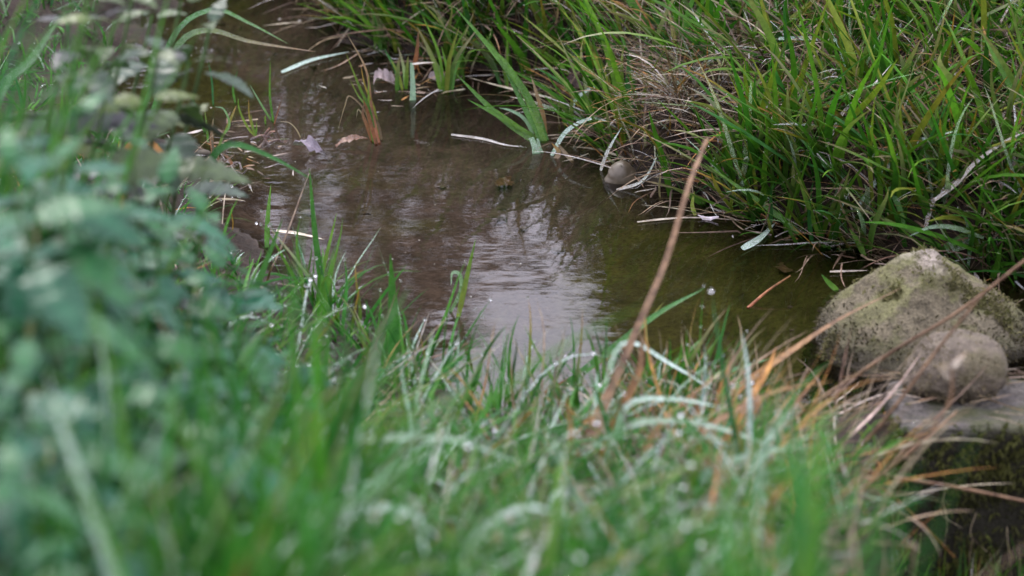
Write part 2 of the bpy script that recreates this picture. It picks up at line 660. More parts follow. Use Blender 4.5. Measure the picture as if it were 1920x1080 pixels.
# broad blades standing out of it, and a fringe hanging over the waterline
bc = jitter_grid(-1.0, 1.25, 5.0, 7.9, 0.080, lambda x, y: (df_(x, y) > 0.03) & (df_(x, y) < 1.4))
bc = bc[bare(bc[:, 0], bc[:, 1])]
lean_b = np.where(bc[:, 0] < 0.3, R(170), R(230)) + rng.normal(0, 0.8, len(bc))
bb = tussocks(bc, 6, 0.014, (0.14, 0.32), (0.0085, 0.0150), lean_b, 1.2, GREEN, [.38, .18, .28, .12, .04], 0.04, tilt=(0.15, 1.1), bend=(0.05, 1.0), tip_dead=0.25)
stuff_blades('broad_bank_grass', bb, M_grass, 'broad bright blades rising among the far bank grass', 'grass')
ex = rng.uniform(-0.35, 1.0, 190)
ec = np.c_[ex, y_far(ex) + rng.uniform(0.0, 0.09, 190)]
ec = ec[bare(ec[:, 0], ec[:, 1])]
eb = tussocks(ec, 5, 0.014, (0.10, 0.27), (0.0055, 0.0125), np.full(len(ec), R(245)) + rng.normal(0, .8, len(ec)), 1.4, GREEN, [.34, .24, .22, .14, .06], 0.06, tilt=(0.2, 1.1), bend=(0.0, 1.2), tip_dead=0.4)
stuff_blades('bank_edge_grass', eb, M_grass, 'loose green and yellow blades fringing the far waterline', 'grass')
take_drops(eb[4], 500)

# dead thatch under it, thickest along the foot of the bank
tc_ = jitter_grid(-0.9, 1.25, 5.0, 7.6, 0.045, lambda x, y: (df_(x, y) > 0.0) & (df_(x, y) < 1.2) & (rng.random(x.shape) < np.where(df_(x, y) < 0.35, 1.0, 0.6)))
tb = tussocks(tc_, 14, 0.03, (0.06, 0.22), (0.0018, 0.0050), np.full(len(tc_), R(250)) + rng.normal(0, 1.2, len(tc_)), 0.8, DEAD, [.28, .30, .22, .08, .12], 0.10, tilt=(0.5, 1.5), bend=(0.2, 1.6), tip_dead=0.1)
stuff_blades('dead_thatch', tb, M_dry, 'matted brown dead grass along the foot of the far bank', 'dead grass')

# near bank grass: finer and denser
nc = jitter_grid(-1.7, 0.50, 2.2, 7.4, 0.066, lambda x, y: (dn_(x, y) > 0.05) & (x < 0.110 * y) & (np.abs(x) < 0.19 * y + 0.12) & ~((x > 0.36) & (y > 4.12)))
lean_n = rng.normal(R(60), 1.6, len(nc))
nb_ = tussocks(nc, 11, 0.013, (0.045, 0.13), (0.0026, 0.0058), lean_n, 0.5, COOL, [.34, .20, .28, .12, .06], 0.06, tilt=(0.2, 1.2), bend=(0.3, 2.0), tip_dead=0.12, grow=0.42 + 0.58 * smooth(0.0, 0.6, dn_(nc[:, 0], nc[:, 1])))
stuff_blades('near_bank_grass', nb_, M_grass, 'dewy fine green grass covering the near bank, out of focus', 'grass')
nbc = jitter_grid(-0.9, 0.5, 2.4, 5.3, 0.088, lambda x, y: (dn_(x, y) > 0.13) & (x < 0.088 * y) & (np.abs(x) < 0.17 * y) & ~((x > 0.33) & (y > 4.05)))
nbb = tussocks(nbc, 4, 0.02, (0.11, 0.25), (0.0042, 0.0085), rng.normal(R(5), .9, len(nbc)), 1.3, COOL, [.30, .18, .28, .16, .08], 0.16, tilt=(0.45, 1.2), bend=(0.6, 1.7), tip_dead=0.12, grow=0.5 + 0.5 * smooth(0.0, 0.6, dn_(nbc[:, 0], nbc[:, 1])))
stuff_blades('broad_near_grass', nbb, M_grass, 'wider arching dewy blades in the blurred near grass', 'grass')
take_drops(nbb[4], 2600, size=(0.0011, 0.0028))
arc = jitter_grid(-0.75, 0.5, 2.5, 4.7, 0.130, lambda x, y: (dn_(x, y) > 0.18) & (x < 0.080 * y) & (x > -0.11 * y) & ~((x > 0.33) & (y > 4.1)))
na = len(arc)
ad = blades(np.c_[arc, ground_z(arc[:, 0], arc[:, 1]) - .004], rng.normal(R(5), .9, na), rng.uniform(.2, .7, na), rng.uniform(1.1, 1.9, na), rng.uniform(.10, .22, na), rng.uniform(.0045, .0075, na),
            pick(COOL, na, [.3, .2, .2, .1, .2]), pick(COOL, na, [.3, .2, .2, .1, .2]), rng.uniform(.45, 1.0, na))
stuff_blades('dewy_arching_grass', ad, M_grass, 'arching near blades silvered with fine dew', 'grass')
take_drops(ad[4], 2200, size=(0.0012, 0.0030))
take_drops(nb_[4], 4500, size=(0.0009, 0.0024))
ne = np.array([at_z(p_, np.interp(p_, [560, 640, 740, 830, 1000, 1250, 1420], [545, 595, 688, 748, 780, 790, 780]) + rng.uniform(2, 40))[:2] for p_ in rng.uniform(560, 1420, 75)])
neb = tussocks(ne, 4, 0.014, (0.08, 0.18), (0.0036, 0.0074), rng.normal(R(70), .9, 75), 0.8, COOL, [.34, .14, .32, .16, .04], 0.10, tilt=(0.05, 0.75), bend=(0.1, 1.5), tip_dead=0.1)
stuff_blades('water_edge_grass', neb, M_grass, 'loose slender blades standing against the water along the near edge', 'grass')
take_drops(neb[4], 350, size=(0.0012, 0.0028))
dc = jitter_grid(-1.0, 0.52, 2.8, 5.4, 0.07, lambda x, y: (dn_(x, y) > 0.0) & (x < 0.119 * y) & (rng.random(x.shape) < np.where(x > 0.1, 0.75, 0.30)))
db = tussocks(dc, 5, 0.03, (0.05, 0.18), (0.002, 0.0045), rng.uniform(0, 6.28, len(dc)), 0.3, DEAD, [.35, .25, .08, .22, .10], 0.15, tilt=(0.4, 1.4), bend=(0.1, 1.2), tip_dead=0.1)
stuff_blades('dry_litter', db, M_dry, 'dry straw and rust coloured bits among the near grass', 'dead grass')
lc = jitter_grid(-1.0, -0.05, 2.3, 4.6, 0.072, lambda x, y: (dn_(x, y) > 0.55) & (x < -0.06 * y) & (x > -0.2 * y))
lb = tussocks(lc, 6, 0.02, (0.16, 0.34), (0.005, 0.011), rng.normal(R(40), 1.2, len(lc)), 0.5, COOL, [.34, .2, .28, .12, .06], 0.03, tilt=(0.05, 0.6), bend=(0.2, 1.6), tip_dead=0.1, grow=0.4 + 0.6 * smooth(0.5, 1.2, dn_(lc[:, 0], lc[:, 1])))
stuff_blades('left_bank_grass', lb, M_grass, 'wide blurred grass blades growing among the nettles at the left', 'grass')
tg = np.array([at_ground(rng.uniform(1230, 1610), rng.uniform(810, 1010))[:2] for _ in range(46)])
tgb = tussocks(tg, 5, 0.035, (0.09, 0.24), (0.0022, 0.0048), rng.normal(R(10), 1.0, len(tg)), 0.8, DEAD, [.42, .22, .05, .21, .10], 0.05, tilt=(0.4, 1.3), bend=(0.0, 1.0), tip_dead=0.1)
stuff_blades('dry_tangle', tgb, M_dry, 'tangle of tan and rusty dry stalks at the bank corner by the slab', 'dead grass')
# the wild green of the meadow in the hollow below the sill
hc = jitter_grid(0.52, 1.1, 4.12, 4.29, 0.03, lambda x, y: rng.random(x.shape) < 0.7)
hb = tussocks(hc, 8, 0.012, (0.05, 0.12), (0.0015, 0.003), rng.uniform(0, 6.28, len(hc)), 0.3, GREEN, [.3, .4, .15, .1, .05], 0.05)
stuff_blades('hollow_grass', hb, M_grass, 'short thin grass at the foot of the mossy slab', 'grass')


# ------------------------------------------------------------------ single blades, stalks
def catmull(P, n):
    P = np.asarray(P, float)
    if len(P) == 2:
        t = np.linspace(0, 1, n)[:, None]
        return P[0] * (1 - t) + P[1] * t
    Q = np.vstack([2 * P[0] - P[1], P, 2 * P[-1] - P[-2]])
    m = len(P) - 1
    out = []
    for u_ in np.linspace(0, m, n):
        i = min(int(u_), m - 1)
        t = u_ - i
        p0, p1, p2, p3 = Q[i:i + 4]
        out.append(0.5 * (2 * p1 + (p2 - p0) * t + (2 * p0 - 5 * p1 + 4 * p2 - p3) * t * t + (3 * p1 - p0 - 3 * p2 + p3) * t ** 3))
    return np.array(out)


def strip_mesh(name, pts, width, tint, tip=None, dew=0.0, blunt=False, mat=None, roll=0.0, n=16, fold=0.30):
    c = catmull(pts, n)
    tan = np.gradient(c, axis=0)
    tan /= np.linalg.norm(tan, axis=1)[:, None] + 1e-9
    ref = CAM - c
    ref = ref + np.array([0, 0.0, 2.0])
    side = np.cross(tan, ref)
    side /= np.linalg.norm(side, axis=1)[:, None] + 1e-9
    nor = np.cross(side, tan)
    r = roll + np.linspace(0, 0.5, n)
    cs, sn = np.cos(r)[:, None], np.sin(r)[:, None]
    side, nor = side * cs + nor * sn, nor * cs - side * sn
    s = np.linspace(0, 1, n)
    prof = (np.minimum(1, 0.65 + 1.5 * s) * (1 - s ** 3) + 0.04) if not blunt else (1 - 0.35 * s)
    w = (width * 0.5 * prof)[:, None]
    V = np.stack([c + side * w, c - nor * w * fold, c - side * w], 1).reshape(-1, 3)
    k = (np.arange(n - 1) * 3)[:, None] + np.arange(2)[None, :]
    F = np.stack([k, k + 1, k + 4, k + 3], -1).reshape(-1, 4)
    me = mesh_from(name, V, F, mat or M_grass)
    tint = np.asarray(tint)
    tip = tint if tip is None else np.asarray(tip)
    t = (s ** 1.5)[:, None]
    C = np.repeat(tint * (1 - t) + tip * t, 3, 0)
    add_color(me, C)
    add_float(me, np.full(len(V), dew), 'dew')
    if dew > 0.3:
        m = 10
        i = rng.integers(1, n, m)
        drops.append((c[i] + nor[i] * 0.0012 + rng.normal(0, width * 0.2, (m, 3)) * [1, 1, 0.2], rng.uniform(0.0007, 0.0016, m)))
    return me


def tube_mesh(name, pts, r0, r1, tint, tip=None, dew=0.0, mat=None, n=16, sides=6):
    c = catmull(pts, n)
    tan = np.gradient(c, axis=0)
    tan /= np.linalg.norm(tan, axis=1)[:, None] + 1e-9
    a = np.cross(tan, np.array([0.3, 1.0, 0.1]))
    a /= np.linalg.norm(a, axis=1)[:, None] + 1e-9
    b = np.cross(tan, a)
    s = np.linspace(0, 1, n)
    rad = (r0 * (1 - s) + r1 * s)[:, None, None]
    th = np.linspace(0, 2 * math.pi, sides, endpoint=False)
    V = c[:, None, :] + rad * (a[:, None, :] * np.cos(th)[None, :, None] + b[:, None, :] * np.sin(th)[None, :, None])
    V = V.reshape(-1, 3)
    i = np.arange(n - 1)[:, None] * sides
    j = np.arange(sides)[None, :]
    j2 = (j + 1) % sides
    F = np.stack([i + j, i + j2, i + sides + j2, i + sides + j], -1).reshape(-1, 4)
    me = mesh_from(name, V, F, mat or M_dry)
    tint = np.asarray(tint)
    tip = tint if tip is None else np.asarray(tip)
    add_color(me, np.repeat(tint * (1 - s[:, None]) + tip * s[:, None], sides, 0))
    add_float(me, np.full(len(V), dew), 'dew')
    return me


def px_path(pts, z0=0.0, y0=None, dy=0.0):
    """first pixel stands on z0 (or at depth y0); the rest rise from there, drifting dy in depth by the tip"""
    p0 = at_ground(pts[0][0], pts[0][1]) if y0 == 'bank' else at_z(pts[0][0], pts[0][1], z0) if y0 is None else at_y(pts[0][0], pts[0][1], y0)
    out = [p0]
    m = len(pts) - 1
    for i, p in enumerate(pts[1:], 1):
        yy = p0[1] + (p[2] if len(p) > 2 else dy * i / m)
        out.append(at_y(p[0], p[1], yy))
    return np.array(out)


def flat_path(pts, z=0.003):
    return np.array([at_z(p[0], p[1], z) for p in pts])


def local(me, origin):
    me.transform(Matrix.Translation(-Vector(origin)))
    return me


def one(name, me, origin, label, cat, group=None):
    o = link(name, local(me, origin), None, label, cat, group)
    o.location = origin
    return o


def clump(name, label, cat, origin, group=None):
    e = link(name, None, None, label, cat, group)
    e.location = origin
    e.empty_display_size = 0.05
    return e


def part(name, me, root):
    return link(name, local(me, root.location), root)


G1, G2, G3, G4, G5 = GREEN
C1, C2, C3, C4, C5 = COOL
DEWY = np.array([0.155, 0.245, 0.165])
RUST = np.array([0.16, 0.060, 0.030])

# --- the rusty clump standing in the water
b = at_z(706, 268)
cl = clump('grass_clump', 'grass clump with rust brown stems standing alone in mid water', 'grass clump', b)
for pts, w, c0, c1, dy in [
    ([(706, 268), (692, 205), (672, 158), (648, 98)], .0058, G2, G4, -.03),
    ([(710, 268), (696, 195), (686, 130), (650, 62)], .0050, RUST, STRAW, .02),
    ([(700, 270), (692, 215), (691, 175), (692, 136)], .0042, G3, G4, 0),
    ([(704, 268), (690, 205), (672, 180), (655, 147)], .0038, G1, G4, .03),
    ([(712, 262), (702, 205), (684, 160), (676, 118)], .0040, G4, ORANGE, -.02),
    ([(698, 268), (688, 235), (680, 212), (684, 190)], .0060, RUST, BROWN, 0),
    ([(706, 274), (696, 235), (688, 205), (680, 185)], .0070, RUST, RUST * .7, -.02),
    ([(712, 272), (704, 240), (700, 215), (690, 192)], .0055, RUST * 1.3, BROWN, .02),
    ([(716, 266), (711, 240), (704, 222), (698, 205)], .0050, BROWN, DARKB, 0),
    ([(700, 262), (684, 208), (656, 180), (647, 197), (633, 246)], .0026, BROWN, STRAW, -.02),
    ([(694, 262), (684, 225), (672, 205), (668, 222)], .0024, BROWN, PALE, 0),
]:
    part('blade', strip_mesh('blade', px_path(pts, -0.004, None, dy), w, c0, c1, 0.06), cl)

# --- thin tuft left of it
b = at_z(490, 262)
cl = clump('grass_tuft', 'sparse thin tuft of upright blades in water beside the curled dead leaf', 'grass tuft', b)
for pts, w, c0, c1, dy in [
    ([(513, 232), (506, 178), (507, 113)], .0040, G1, G3, 0),
    ([(511, 230), (490, 196), (468, 158)], .0034, C4, DEWY, .01),
    ([(486, 264), (464, 238), (449, 206), (446, 182)], .0040, G4, G3, 0),
    ([(480, 260), (468, 220), (466, 184)], .0036, G4, ORANGE * .8, 0),
    ([(513, 236), (522, 206), (531, 177)], .0026, RUST, DARKB, 0),
    ([(484, 262), (474, 236), (471, 214)], .0030, G3, G4, .01),
    ([(442, 196), (437, 165), (446, 130)], .0040, G1, G2, 0),
    ([(400, 200), (397, 150), (390, 112)], .0034, C5, C5, 0),
    ([(480, 252), (481, 240), (481, 226)], .0030, G3, G4, 0),
    ([(498, 236), (497, 222), (498, 216)], .0030, G3, G4, 0),
    ([(565, 262), (556, 243), (542, 230), (522, 228)], .0018, STRAW, PALE, 0),
]:
    part('blade', strip_mesh('blade', px_path(pts, -0.004, None, dy), w, c0, c1, 0.06), cl)
for pts in [[(470, 262), (492, 254), (512, 260)], [(492, 274), (505, 250), (516, 246)], [(500, 270), (520, 262), (528, 266)], [(505, 275), (496, 255), (505, 240)]]:
    part('twig', tube_mesh('twig', px_path(pts, 0.002), .003, .0012, DARKB, RUST, 0.2), cl)

# --- the debris tuft by the left bank
b = at_z(405, 300)
cl = clump('debris_tuft', 'dark tuft of rotting stems and wet debris against the left bank', 'grass tuft', b)
for pts, w, c0, c1, dy in [
    ([(400, 300), (397, 255), (400, 222)], .0060, RUST, STRAW, 0),
    ([(418, 258), (434, 220), (443, 198)], .0050, G4, ORANGE, 0),
    ([(412, 260), (430, 235), (420, 205), (402, 200)], .0040, G3, DEWY, 0),
    ([(390, 270), (388, 240), (383, 200)], .0040, G1, G4, 0),
    ([(385, 250), (374, 215), (358, 180)], .0056, G1, G2, -.02),
    ([(404, 300), (415, 262), (425, 240)], .0050, G4, G3, 0),
    ([(398, 305), (400, 280), (395, 250)], .0060, DARKB, BROWN, 0),
    ([(412, 305), (424, 280), (448, 268)], .0060, DARKB, DARKB, 0),
    ([(395, 290), (376, 275), (356, 260)], .0024, DARKB, BROWN, 0),
    ([(425, 330), (410, 300), (404, 270)], .0060, BROWN, RUST, 0),
    ([(405, 330), (420, 305), (440, 290)], .0050, DARKB, BROWN, 0),
    ([(440, 318), (428, 296), (414, 286)], .0050, RUST, BROWN, 0),
]:
    part('blade', strip_mesh('blade', px_path(pts, -0.004, None, dy), w, c0, c1, 0.12), cl)
for k in range(10):
    p = at_z(385 + 70 * rng.random(), 280 + 55 * rng.random(), .004 + .012 * rng.random())
    a_ = rng.uniform(0, 6.28)
    ln_ = rng.uniform(.02, .06)
    d_ = np.array([math.cos(a_), math.sin(a_), rng.uniform(-.05, .5)]) * ln_
    part('twig', tube_mesh('twig', [p - d_ * .5, p + rng.normal(0, .005, 3), p + d_ * .5], rng.uniform(.0012, .0028), .0010, DARKB if rng.random() < .6 else RUST, BROWN, 0.25), cl)

# --- the bright tussock at the water's edge
b = at_z(1012, 270)
cl = clump('grass_tussock', 'tussock of broad bright green blades leaning over the water from a pale stub', 'grass tussock', b)
for pts, w, c0, c1, dy in [
    ([(1022, 268), (988, 180), (932, 105), (850, 10)], .0135, G3, G1, .06),
    ([(1026, 266), (1000, 200), (955, 128), (935, 100)], .0120, G1, G3, .03),
    ([(1016, 268), (985, 205), (958, 150), (930, 95)], .0090, G1, G2, .05),
    ([(1000, 266), (930, 212), (856, 140)], .0110, C4, G1, .02),
    ([(1008, 262), (950, 226), (876, 186)], .0090, G3, G1, -.02),
    ([(1012, 262), (975, 240), (930, 205)], .0080, G3, G3, -.02),
    ([(1004, 262), (985, 225), (960, 208), (935, 202)], .0060, DEWY * .8, DEWY, 0),
    ([(1024, 262), (1018, 215), (1006, 175), (995, 140)], .0080, ORANGE * .7, STRAW, .03),
    ([(1030, 262), (1060, 275), (1095, 290)], .0050, BROWN, ORANGE * .7, 0),
    ([(1040, 300), (1048, 285), (1034, 268)], .0090, STRAW, ORANGE, 0),
    ([(1075, 305), (1058, 285), (1045, 268)], .0070, STRAW, BROWN, 0),
]:
    part('blade', strip_mesh('blade', px_path(pts, -0.003, None, dy), w, c0, c1, 0.10), cl)
part('stub', strip_mesh('stub', px_path([(1006, 290), (1003, 275), (996, 258)], -0.002), .014, DEWY * 1.1, DEWY, 0.5, blunt=True), cl)
part('stub', strip_mesh('stub', px_path([(1014, 288), (1011, 275), (1008, 260)], -0.002), .010, DEWY, DEWY, 0.5, blunt=True, roll=.5), cl)

# --- sparse clumps rooted in the shallows along the far edge
for (px, py), lab, nb2, up in [
    ((662, 62), 'sparse upright clump in the shallows at the top, leftmost of the far edge', 7, 100),
    ((716, 100), 'clump of yellow green blades just behind the white tip of the wet lying blade', 8, 120),
    ((752, 172), 'thin clump in the water between the rusty clump and the pale cut stem', 5, 90),
    ((838, 176), 'clump of fine bright blades to the right of the pale cut stem', 9, 130),
    ((870, 150), 'clump with dry tips between the pale cut stem and the bright tussock', 8, 140),
    ((945, 165), 'short clump half behind the broad blades of the bright tussock', 7, 120),
    ((1075, 240), 'small clump in dark water under the arching pale blades', 6, 100),
]:
    b = at_z(px, py)
    cl = clump('grass_clump', lab, 'grass clump', b, 'clumps along the shallow far edge')
    for k in range(nb2):
        bx_ = px + rng.normal(0, 7)
        hgt = up * rng.uniform(.55, 1.25)
        ln_ = rng.normal(-0.35, .35)
        pts = [(bx_, py + rng.normal(0, 3)), (bx_ + ln_ * hgt * .3, py - hgt * .5), (bx_ + ln_ * hgt * rng.uniform(.8, 1.3), py - hgt)]
        c0 = GREEN[rng.choice(5, p=[.4, .15, .3, .12, .03])] * rng.uniform(.85, 1.2)
        part('blade', strip_mesh('blade', px_path(pts, -.005, None, rng.normal(0, .05)), rng.uniform(.004, .0095), c0, c0 if rng.random() < .6 else STRAW * .8, .03, roll=rng.normal(0, .4)), cl)

# --- a pale cut stem and its folded tip
b = at_z(774, 190)
cl = clump('cut_stem', 'pale cut stem standing upright in the water with a white tip folded over', 'grass stem', b)
part('stem', strip_mesh('stem', px_path([(774, 192), (774, 160), (772, 118)], -0.004), .0115, DEWY * 1.2, DEWY, 0.2, blunt=True), cl)
part('tip', strip_mesh('tip', px_path([(773, 120), (790, 118), (815, 117)], .06, at_z(774, 190)[1] - .01), .004, PALE * 1.4, PALE * 1.6, 0.5), cl)
part('sheath', strip_mesh('sheath', px_path([(776, 130), (782, 95), (785, 55)], .05, at_z(774, 190)[1] + .012), .008, RUST * .9, BROWN, 0.0), cl)


def blade_thing(name, label, cat, pts, w, c0, c1=None, dew=0.05, z0=0.0, y0=None, dy=0.0, blunt=False, roll=0.0, mat=None, flat=None, group=None):
    P = flat_path(pts, flat) if flat is not None else px_path(pts, z0, y0, dy)
    me = strip_mesh(name, P, w, c0, c1, dew, blunt, mat, roll)
    return one(name, me, P[0], label, cat, group)


def stalk_thing(name, label, cat, pts, r0, r1, c0, c1=None, z0=0.0, y0=None, dy=0.0, flat=None, dew=0.0):
    P = flat_path(pts, flat) if flat is not None else px_path(pts, z0, y0, dy)
    return one(name, tube_mesh(name, P, r0, r1, c0, c1, dew), P[0], label, cat)


BL = 'grass blade'
# arching pale blades at the edge
blade_thing('grass_leaf', 'pale dewy blade arched like a hook above the brown submerged shape', BL, [(1060, 236), (1082, 184), (1128, 160), (1185, 166)], .0065, DEWY, DEWY, .8, .0, None, .02)
blade_thing('grass_leaf', 'pale dewy blade bent in a low arc from the bright tussock', BL, [(1034, 292), (1062, 246), (1108, 222), (1146, 230)], .0080, DEWY, DEWY * 1.2, .8, 0, None, .02)
blade_thing('grass_leaf', 'white dewy blade drooping into the water beside the brown submerged shape', BL, [(1126, 320), (1140, 282), (1166, 238)], .0060, PALE, DEWY, .8)
blade_thing('grass_leaf', 'pale curved blade hanging from the bank onto the water right of the submerged shape', BL, [(1156, 356), (1205, 338), (1236, 286)], .0055, PALE, DEWY, .6)
blade_thing('grass_leaf', 'broad grey green blade standing upright with a sharp point above the mud', BL, [(1190, 248), (1179, 180), (1178, 96)], .0135, C1, C2, .05, 0.03)
blade_thing('grass_leaf', 'long yellow green blade slanting down from the dead leaf at the top', BL, [(1150, 170), (1070, 105), (975, 25)], .0070, G4, G4 * 1.2, .1, .08, None, .12)
blade_thing('grass_leaf', 'orange yellow bent blade dipping its tip into the water at the bank foot', BL, [(1382, 366), (1425, 402), (1482, 432)], .0070, RUST * 1.6, ORANGE * 1.5, .1, .03, None, -.07)
blade_thing('grass_leaf', 'short yellow blade hooked over the white straw beside the brown reed', BL, [(1304, 404), (1298, 385), (1302, 358)], .0070, G4 * 1.7, G4 * 1.5, .1)
blade_thing('grass_leaf', 'pale wet blade floating with its end on the bank, covered in droplets', BL, [(1392, 466), (1425, 446), (1455, 416)], .0120, DEWY, C4, .9, flat=.006)
blade_thing('grass_leaf', 'whitish wet blade lying on the water near the two green blades', BL, [(528, 135), (585, 112), (655, 97)], .0075, DEWY * 1.2, DEWY, .9, flat=.005)
blade_thing('floating_straw', 'white straw floating on the brown water near the left bank', 'straw', [(518, 432), (562, 438), (608, 449)], .0055, PALE * 2.0, PALE * 1.6, .2, flat=.003, mat=M_dry)
blade_thing('floating_straw', 'pale double straw floating left of the bright tussock', 'straw', [(846, 252), (905, 260), (945, 271), (985, 276)], .0045, PALE * .8, PALE * .6, .5, flat=.003, mat=M_dry)
blade_thing('floating_straw', 'long thin straw floating across the water behind the brown reed', 'straw', [(1195, 416), (1250, 410), (1310, 408), (1435, 416)], .0032, PALE * 1.4, STRAW, .2, flat=.003, mat=M_dry)
blade_thing('floating_straw', 'short pale straw on the water left of the mossy boulder', 'straw', [(1556, 509), (1590, 508), (1628, 507)], .0035, PALE * 1.5, PALE, .2, flat=.004, mat=M_dry)
stalk_thing('sunken_twig', 'thin brown twig with a red end sticking out of the olive water', 'twig', [(1402, 578), (1440, 545), (1482, 517)], .0028, .0012, RUST * 1.8, ORANGE * .6, z0=-.002, dy=.06)
blade_thing('grass_leaf', 'small bright green blade poking up left of the mossy boulder', BL, [(1572, 546), (1556, 532), (1540, 514)], .0085, G3, G1, .05, -.002)
blade_thing('grass_leaf', 'longest bluish blade slanting across the top of the far bank', BL, [(1690, 175), (1770, 90), (1845, -20)], .0120, C5, C2, .05, .10, None, .05)
# pale and dry dewy blades on the far bank
far_dewy = [
    ('pale dewy blade curving up in a long arch over the foot of the far bank', [(1612, 382), (1660, 318), (1722, 264), (1832, 238)], .0080, DEWY * .8, DEWY, .06, -.05),
    ('tan drooping blade white with dew above the mossy boulder', [(1752, 375), (1792, 345), (1832, 302), (1890, 262), (1930, 245)], .0075, STRAW, PALE, .12, .05),
    ('dry straw white with droplets slanting across the middle of the far grass', [(1550, 275), (1580, 212), (1632, 165), (1672, 120)], .0060, STRAW, PALE, .14, .08),
    ('short straw with a white dewy end hanging in the far grass', [(1688, 256), (1692, 215), (1704, 180)], .0060, PALE, PALE, .14, .03),
    ('thin frosted straw pointing up and right in the far grass', [(1470, 240), (1530, 180), (1590, 135)], .0040, STRAW, DEWY, .14, .06),
    ('pale looping straw curled at the right edge of the far grass', [(1865, 270), (1870, 235), (1895, 205), (1935, 225)], .0060, STRAW, PALE, .15, .05),
    ('brown broken straw with a white bend leaning out of the bank foot', [(1735, 430), (1748, 380), (1775, 350), (1815, 325)], .0080, BROWN * 1.5, STRAW, .06, .04),
    ('long light green blade bowing left over the far grass', [(1240, 170), (1290, 145), (1340, 110), (1410, 85)], .0075, C4, DEWY, .12, .05),
    ('flat pale blade lying across the upper far grass', [(1460, 72), (1530, 72), (1590, 80), (1660, 105)], .0075, DEWY, C4, .22, -.04),
]
for lab, pts, w, c0, c1, z0, dy in far_dewy:
    blade_thing('grass_leaf', lab, BL, pts, w, c0, c1, .65, z0, None, dy, group='dewy blades on the far bank')
far_green = [
    ('broad dewy green blade arching right behind the peak of the boulder', [(1776, 470), (1830, 452), (1890, 437), (1950, 432)], .0150, G3, G1, .03, .04, .7),
    ('long green blade above the broad dewy one behind the boulder', [(1772, 464), (1820, 438), (1880, 418), (1940, 400)], .0130, G1, G1, .04, .08, .1),
    ('thin pale green blade arched over the water left of the boulder peak', [(1845, 446), (1790, 427), (1745, 426), (1705, 443)], .0075, C4, DEWY, .06, -.04, .3),
    ('upright green blade rising from the water left of the boulder peak', [(1622, 482), (1608, 452), (1592, 428)], .0090, G3, G3, -.002, 0, .05),
    ('green blade leaning out at the bank foot beside the orange bent one', [(1498, 438), (1440, 390), (1320, 305)], .0095, G1, G3, .0, .04, .1),
    ('broad blade bending down to the right across the bank face', [(1620, 362), (1570, 330), (1510, 265), (1480, 235)], .0125, C1, G1, .07, .05, .1),
    ('tall blade fanning up at the right edge of the far grass', [(1925, 215), (1880, 130), (1838, 55)], .0130, G1, G3, .2, .06, .05),
    ('blade beside the fan with an orange streaked tip', [(1905, 190), (1860, 100), (1842, 48)], .0100, G2, ORANGE, .2, .09, .05),
    ('dark green blade hanging straight down to the water', [(1668, 350), (1690, 400), (1697, 440)], .0090, G2, G1, .12, -.04, .05),
    ('bright blade pointing down at the right above the boulder', [(1772, 322), (1800, 370), (1822, 420)], .0100, C4, G1, .10, -.05, .05),
]
for lab, pts, w, c0, c1, z0, dy, dw in far_green:
    blade_thing('grass_leaf', lab, BL, pts, w, c0, c1, dw, z0, None, dy, group='single green blades at the far bank')

# near bank: reeds and rusty blades in front of the water
REED = np.array([0.145, 0.086, 0.050])
blade_thing('dry_reed', 'tall brown dry reed rising in front of the water to the far bank', 'reed', [(1098, 868), (1140, 745), (1196, 612), (1248, 490), (1290, 352), (1326, 258)], .0135, REED * .9, REED * 1.15, 0, 0, 'bank', .35, blunt=True, mat=M_dry, roll=.3)
blade_thing('grass_leaf', 'long orange brown blade slanting across the lower water towards the boulder', BL, [(1270, 805), (1390, 722), (1480, 660), (1570, 600), (1690, 540)], .0140, ORANGE * .65, REED, .0, 0, 'bank', .15, mat=M_dry, roll=.4)
blade_thing('grass_leaf', 'short bright orange blade standing crossed with the long orange brown one', BL, [(1336, 862), (1388, 775), (1438, 695), (1455, 650)], .0175, ORANGE * 1.3, ORANGE * 1.2, .0, 0, 'bank', .1, mat=M_dry, roll=.5)
blade_thing('grass_leaf', 'rust brown blade leaning left at the foot of the tall reed', BL, [(1080, 870), (1112, 795), (1140, 722)], .0140, ORANGE * .7, REED, .0, 0, 'bank', .1, mat=M_dry)
blade_thing('grass_leaf', 'thin rust blade beside the tall reed and right of it', BL, [(1118, 885), (1160, 780), (1200, 690), (1202, 620)], .0130, ORANGE * .8, REED * .8, .0, 0, 'bank', .1, mat=M_dry)
blade_thing('grass_leaf', 'dark rust and green blade crossing low behind the tall reed', BL, [(1005, 745), (1090, 700), (1180, 640), (1250, 560)], .0080, RUST * 1.3, G4, .0, 0, 'bank', .05, mat=M_dry)
for lab, pts, w in [
    ('thin rusty blade leaning left of the two at the foot of the tall reed', [(1050, 930), (1070, 820), (1062, 735)], .0075),
    ('orange brown blade curving up right between the reed and the crossed pair', [(1185, 905), (1235, 800), (1345, 700)], .0085),
    ('curved rusty blade passing low under the long orange brown one', [(1240, 900), (1330, 800), (1450, 735), (1560, 715)], .0080),
    ('orange blade leaning right beyond the crossed pair towards the boulder', [(1430, 880), (1475, 780), (1545, 690)], .0075),
    ('short rusty blade pointing up between the crossed pair and the reed', [(1290, 880), (1310, 800), (1300, 735)], .0070)]:
    blade_thing('grass_leaf', lab, BL, pts, w * 1.3, REED * .9, ORANGE * .85, 0, 0, 'bank', .08, mat=M_dry, roll=.3)
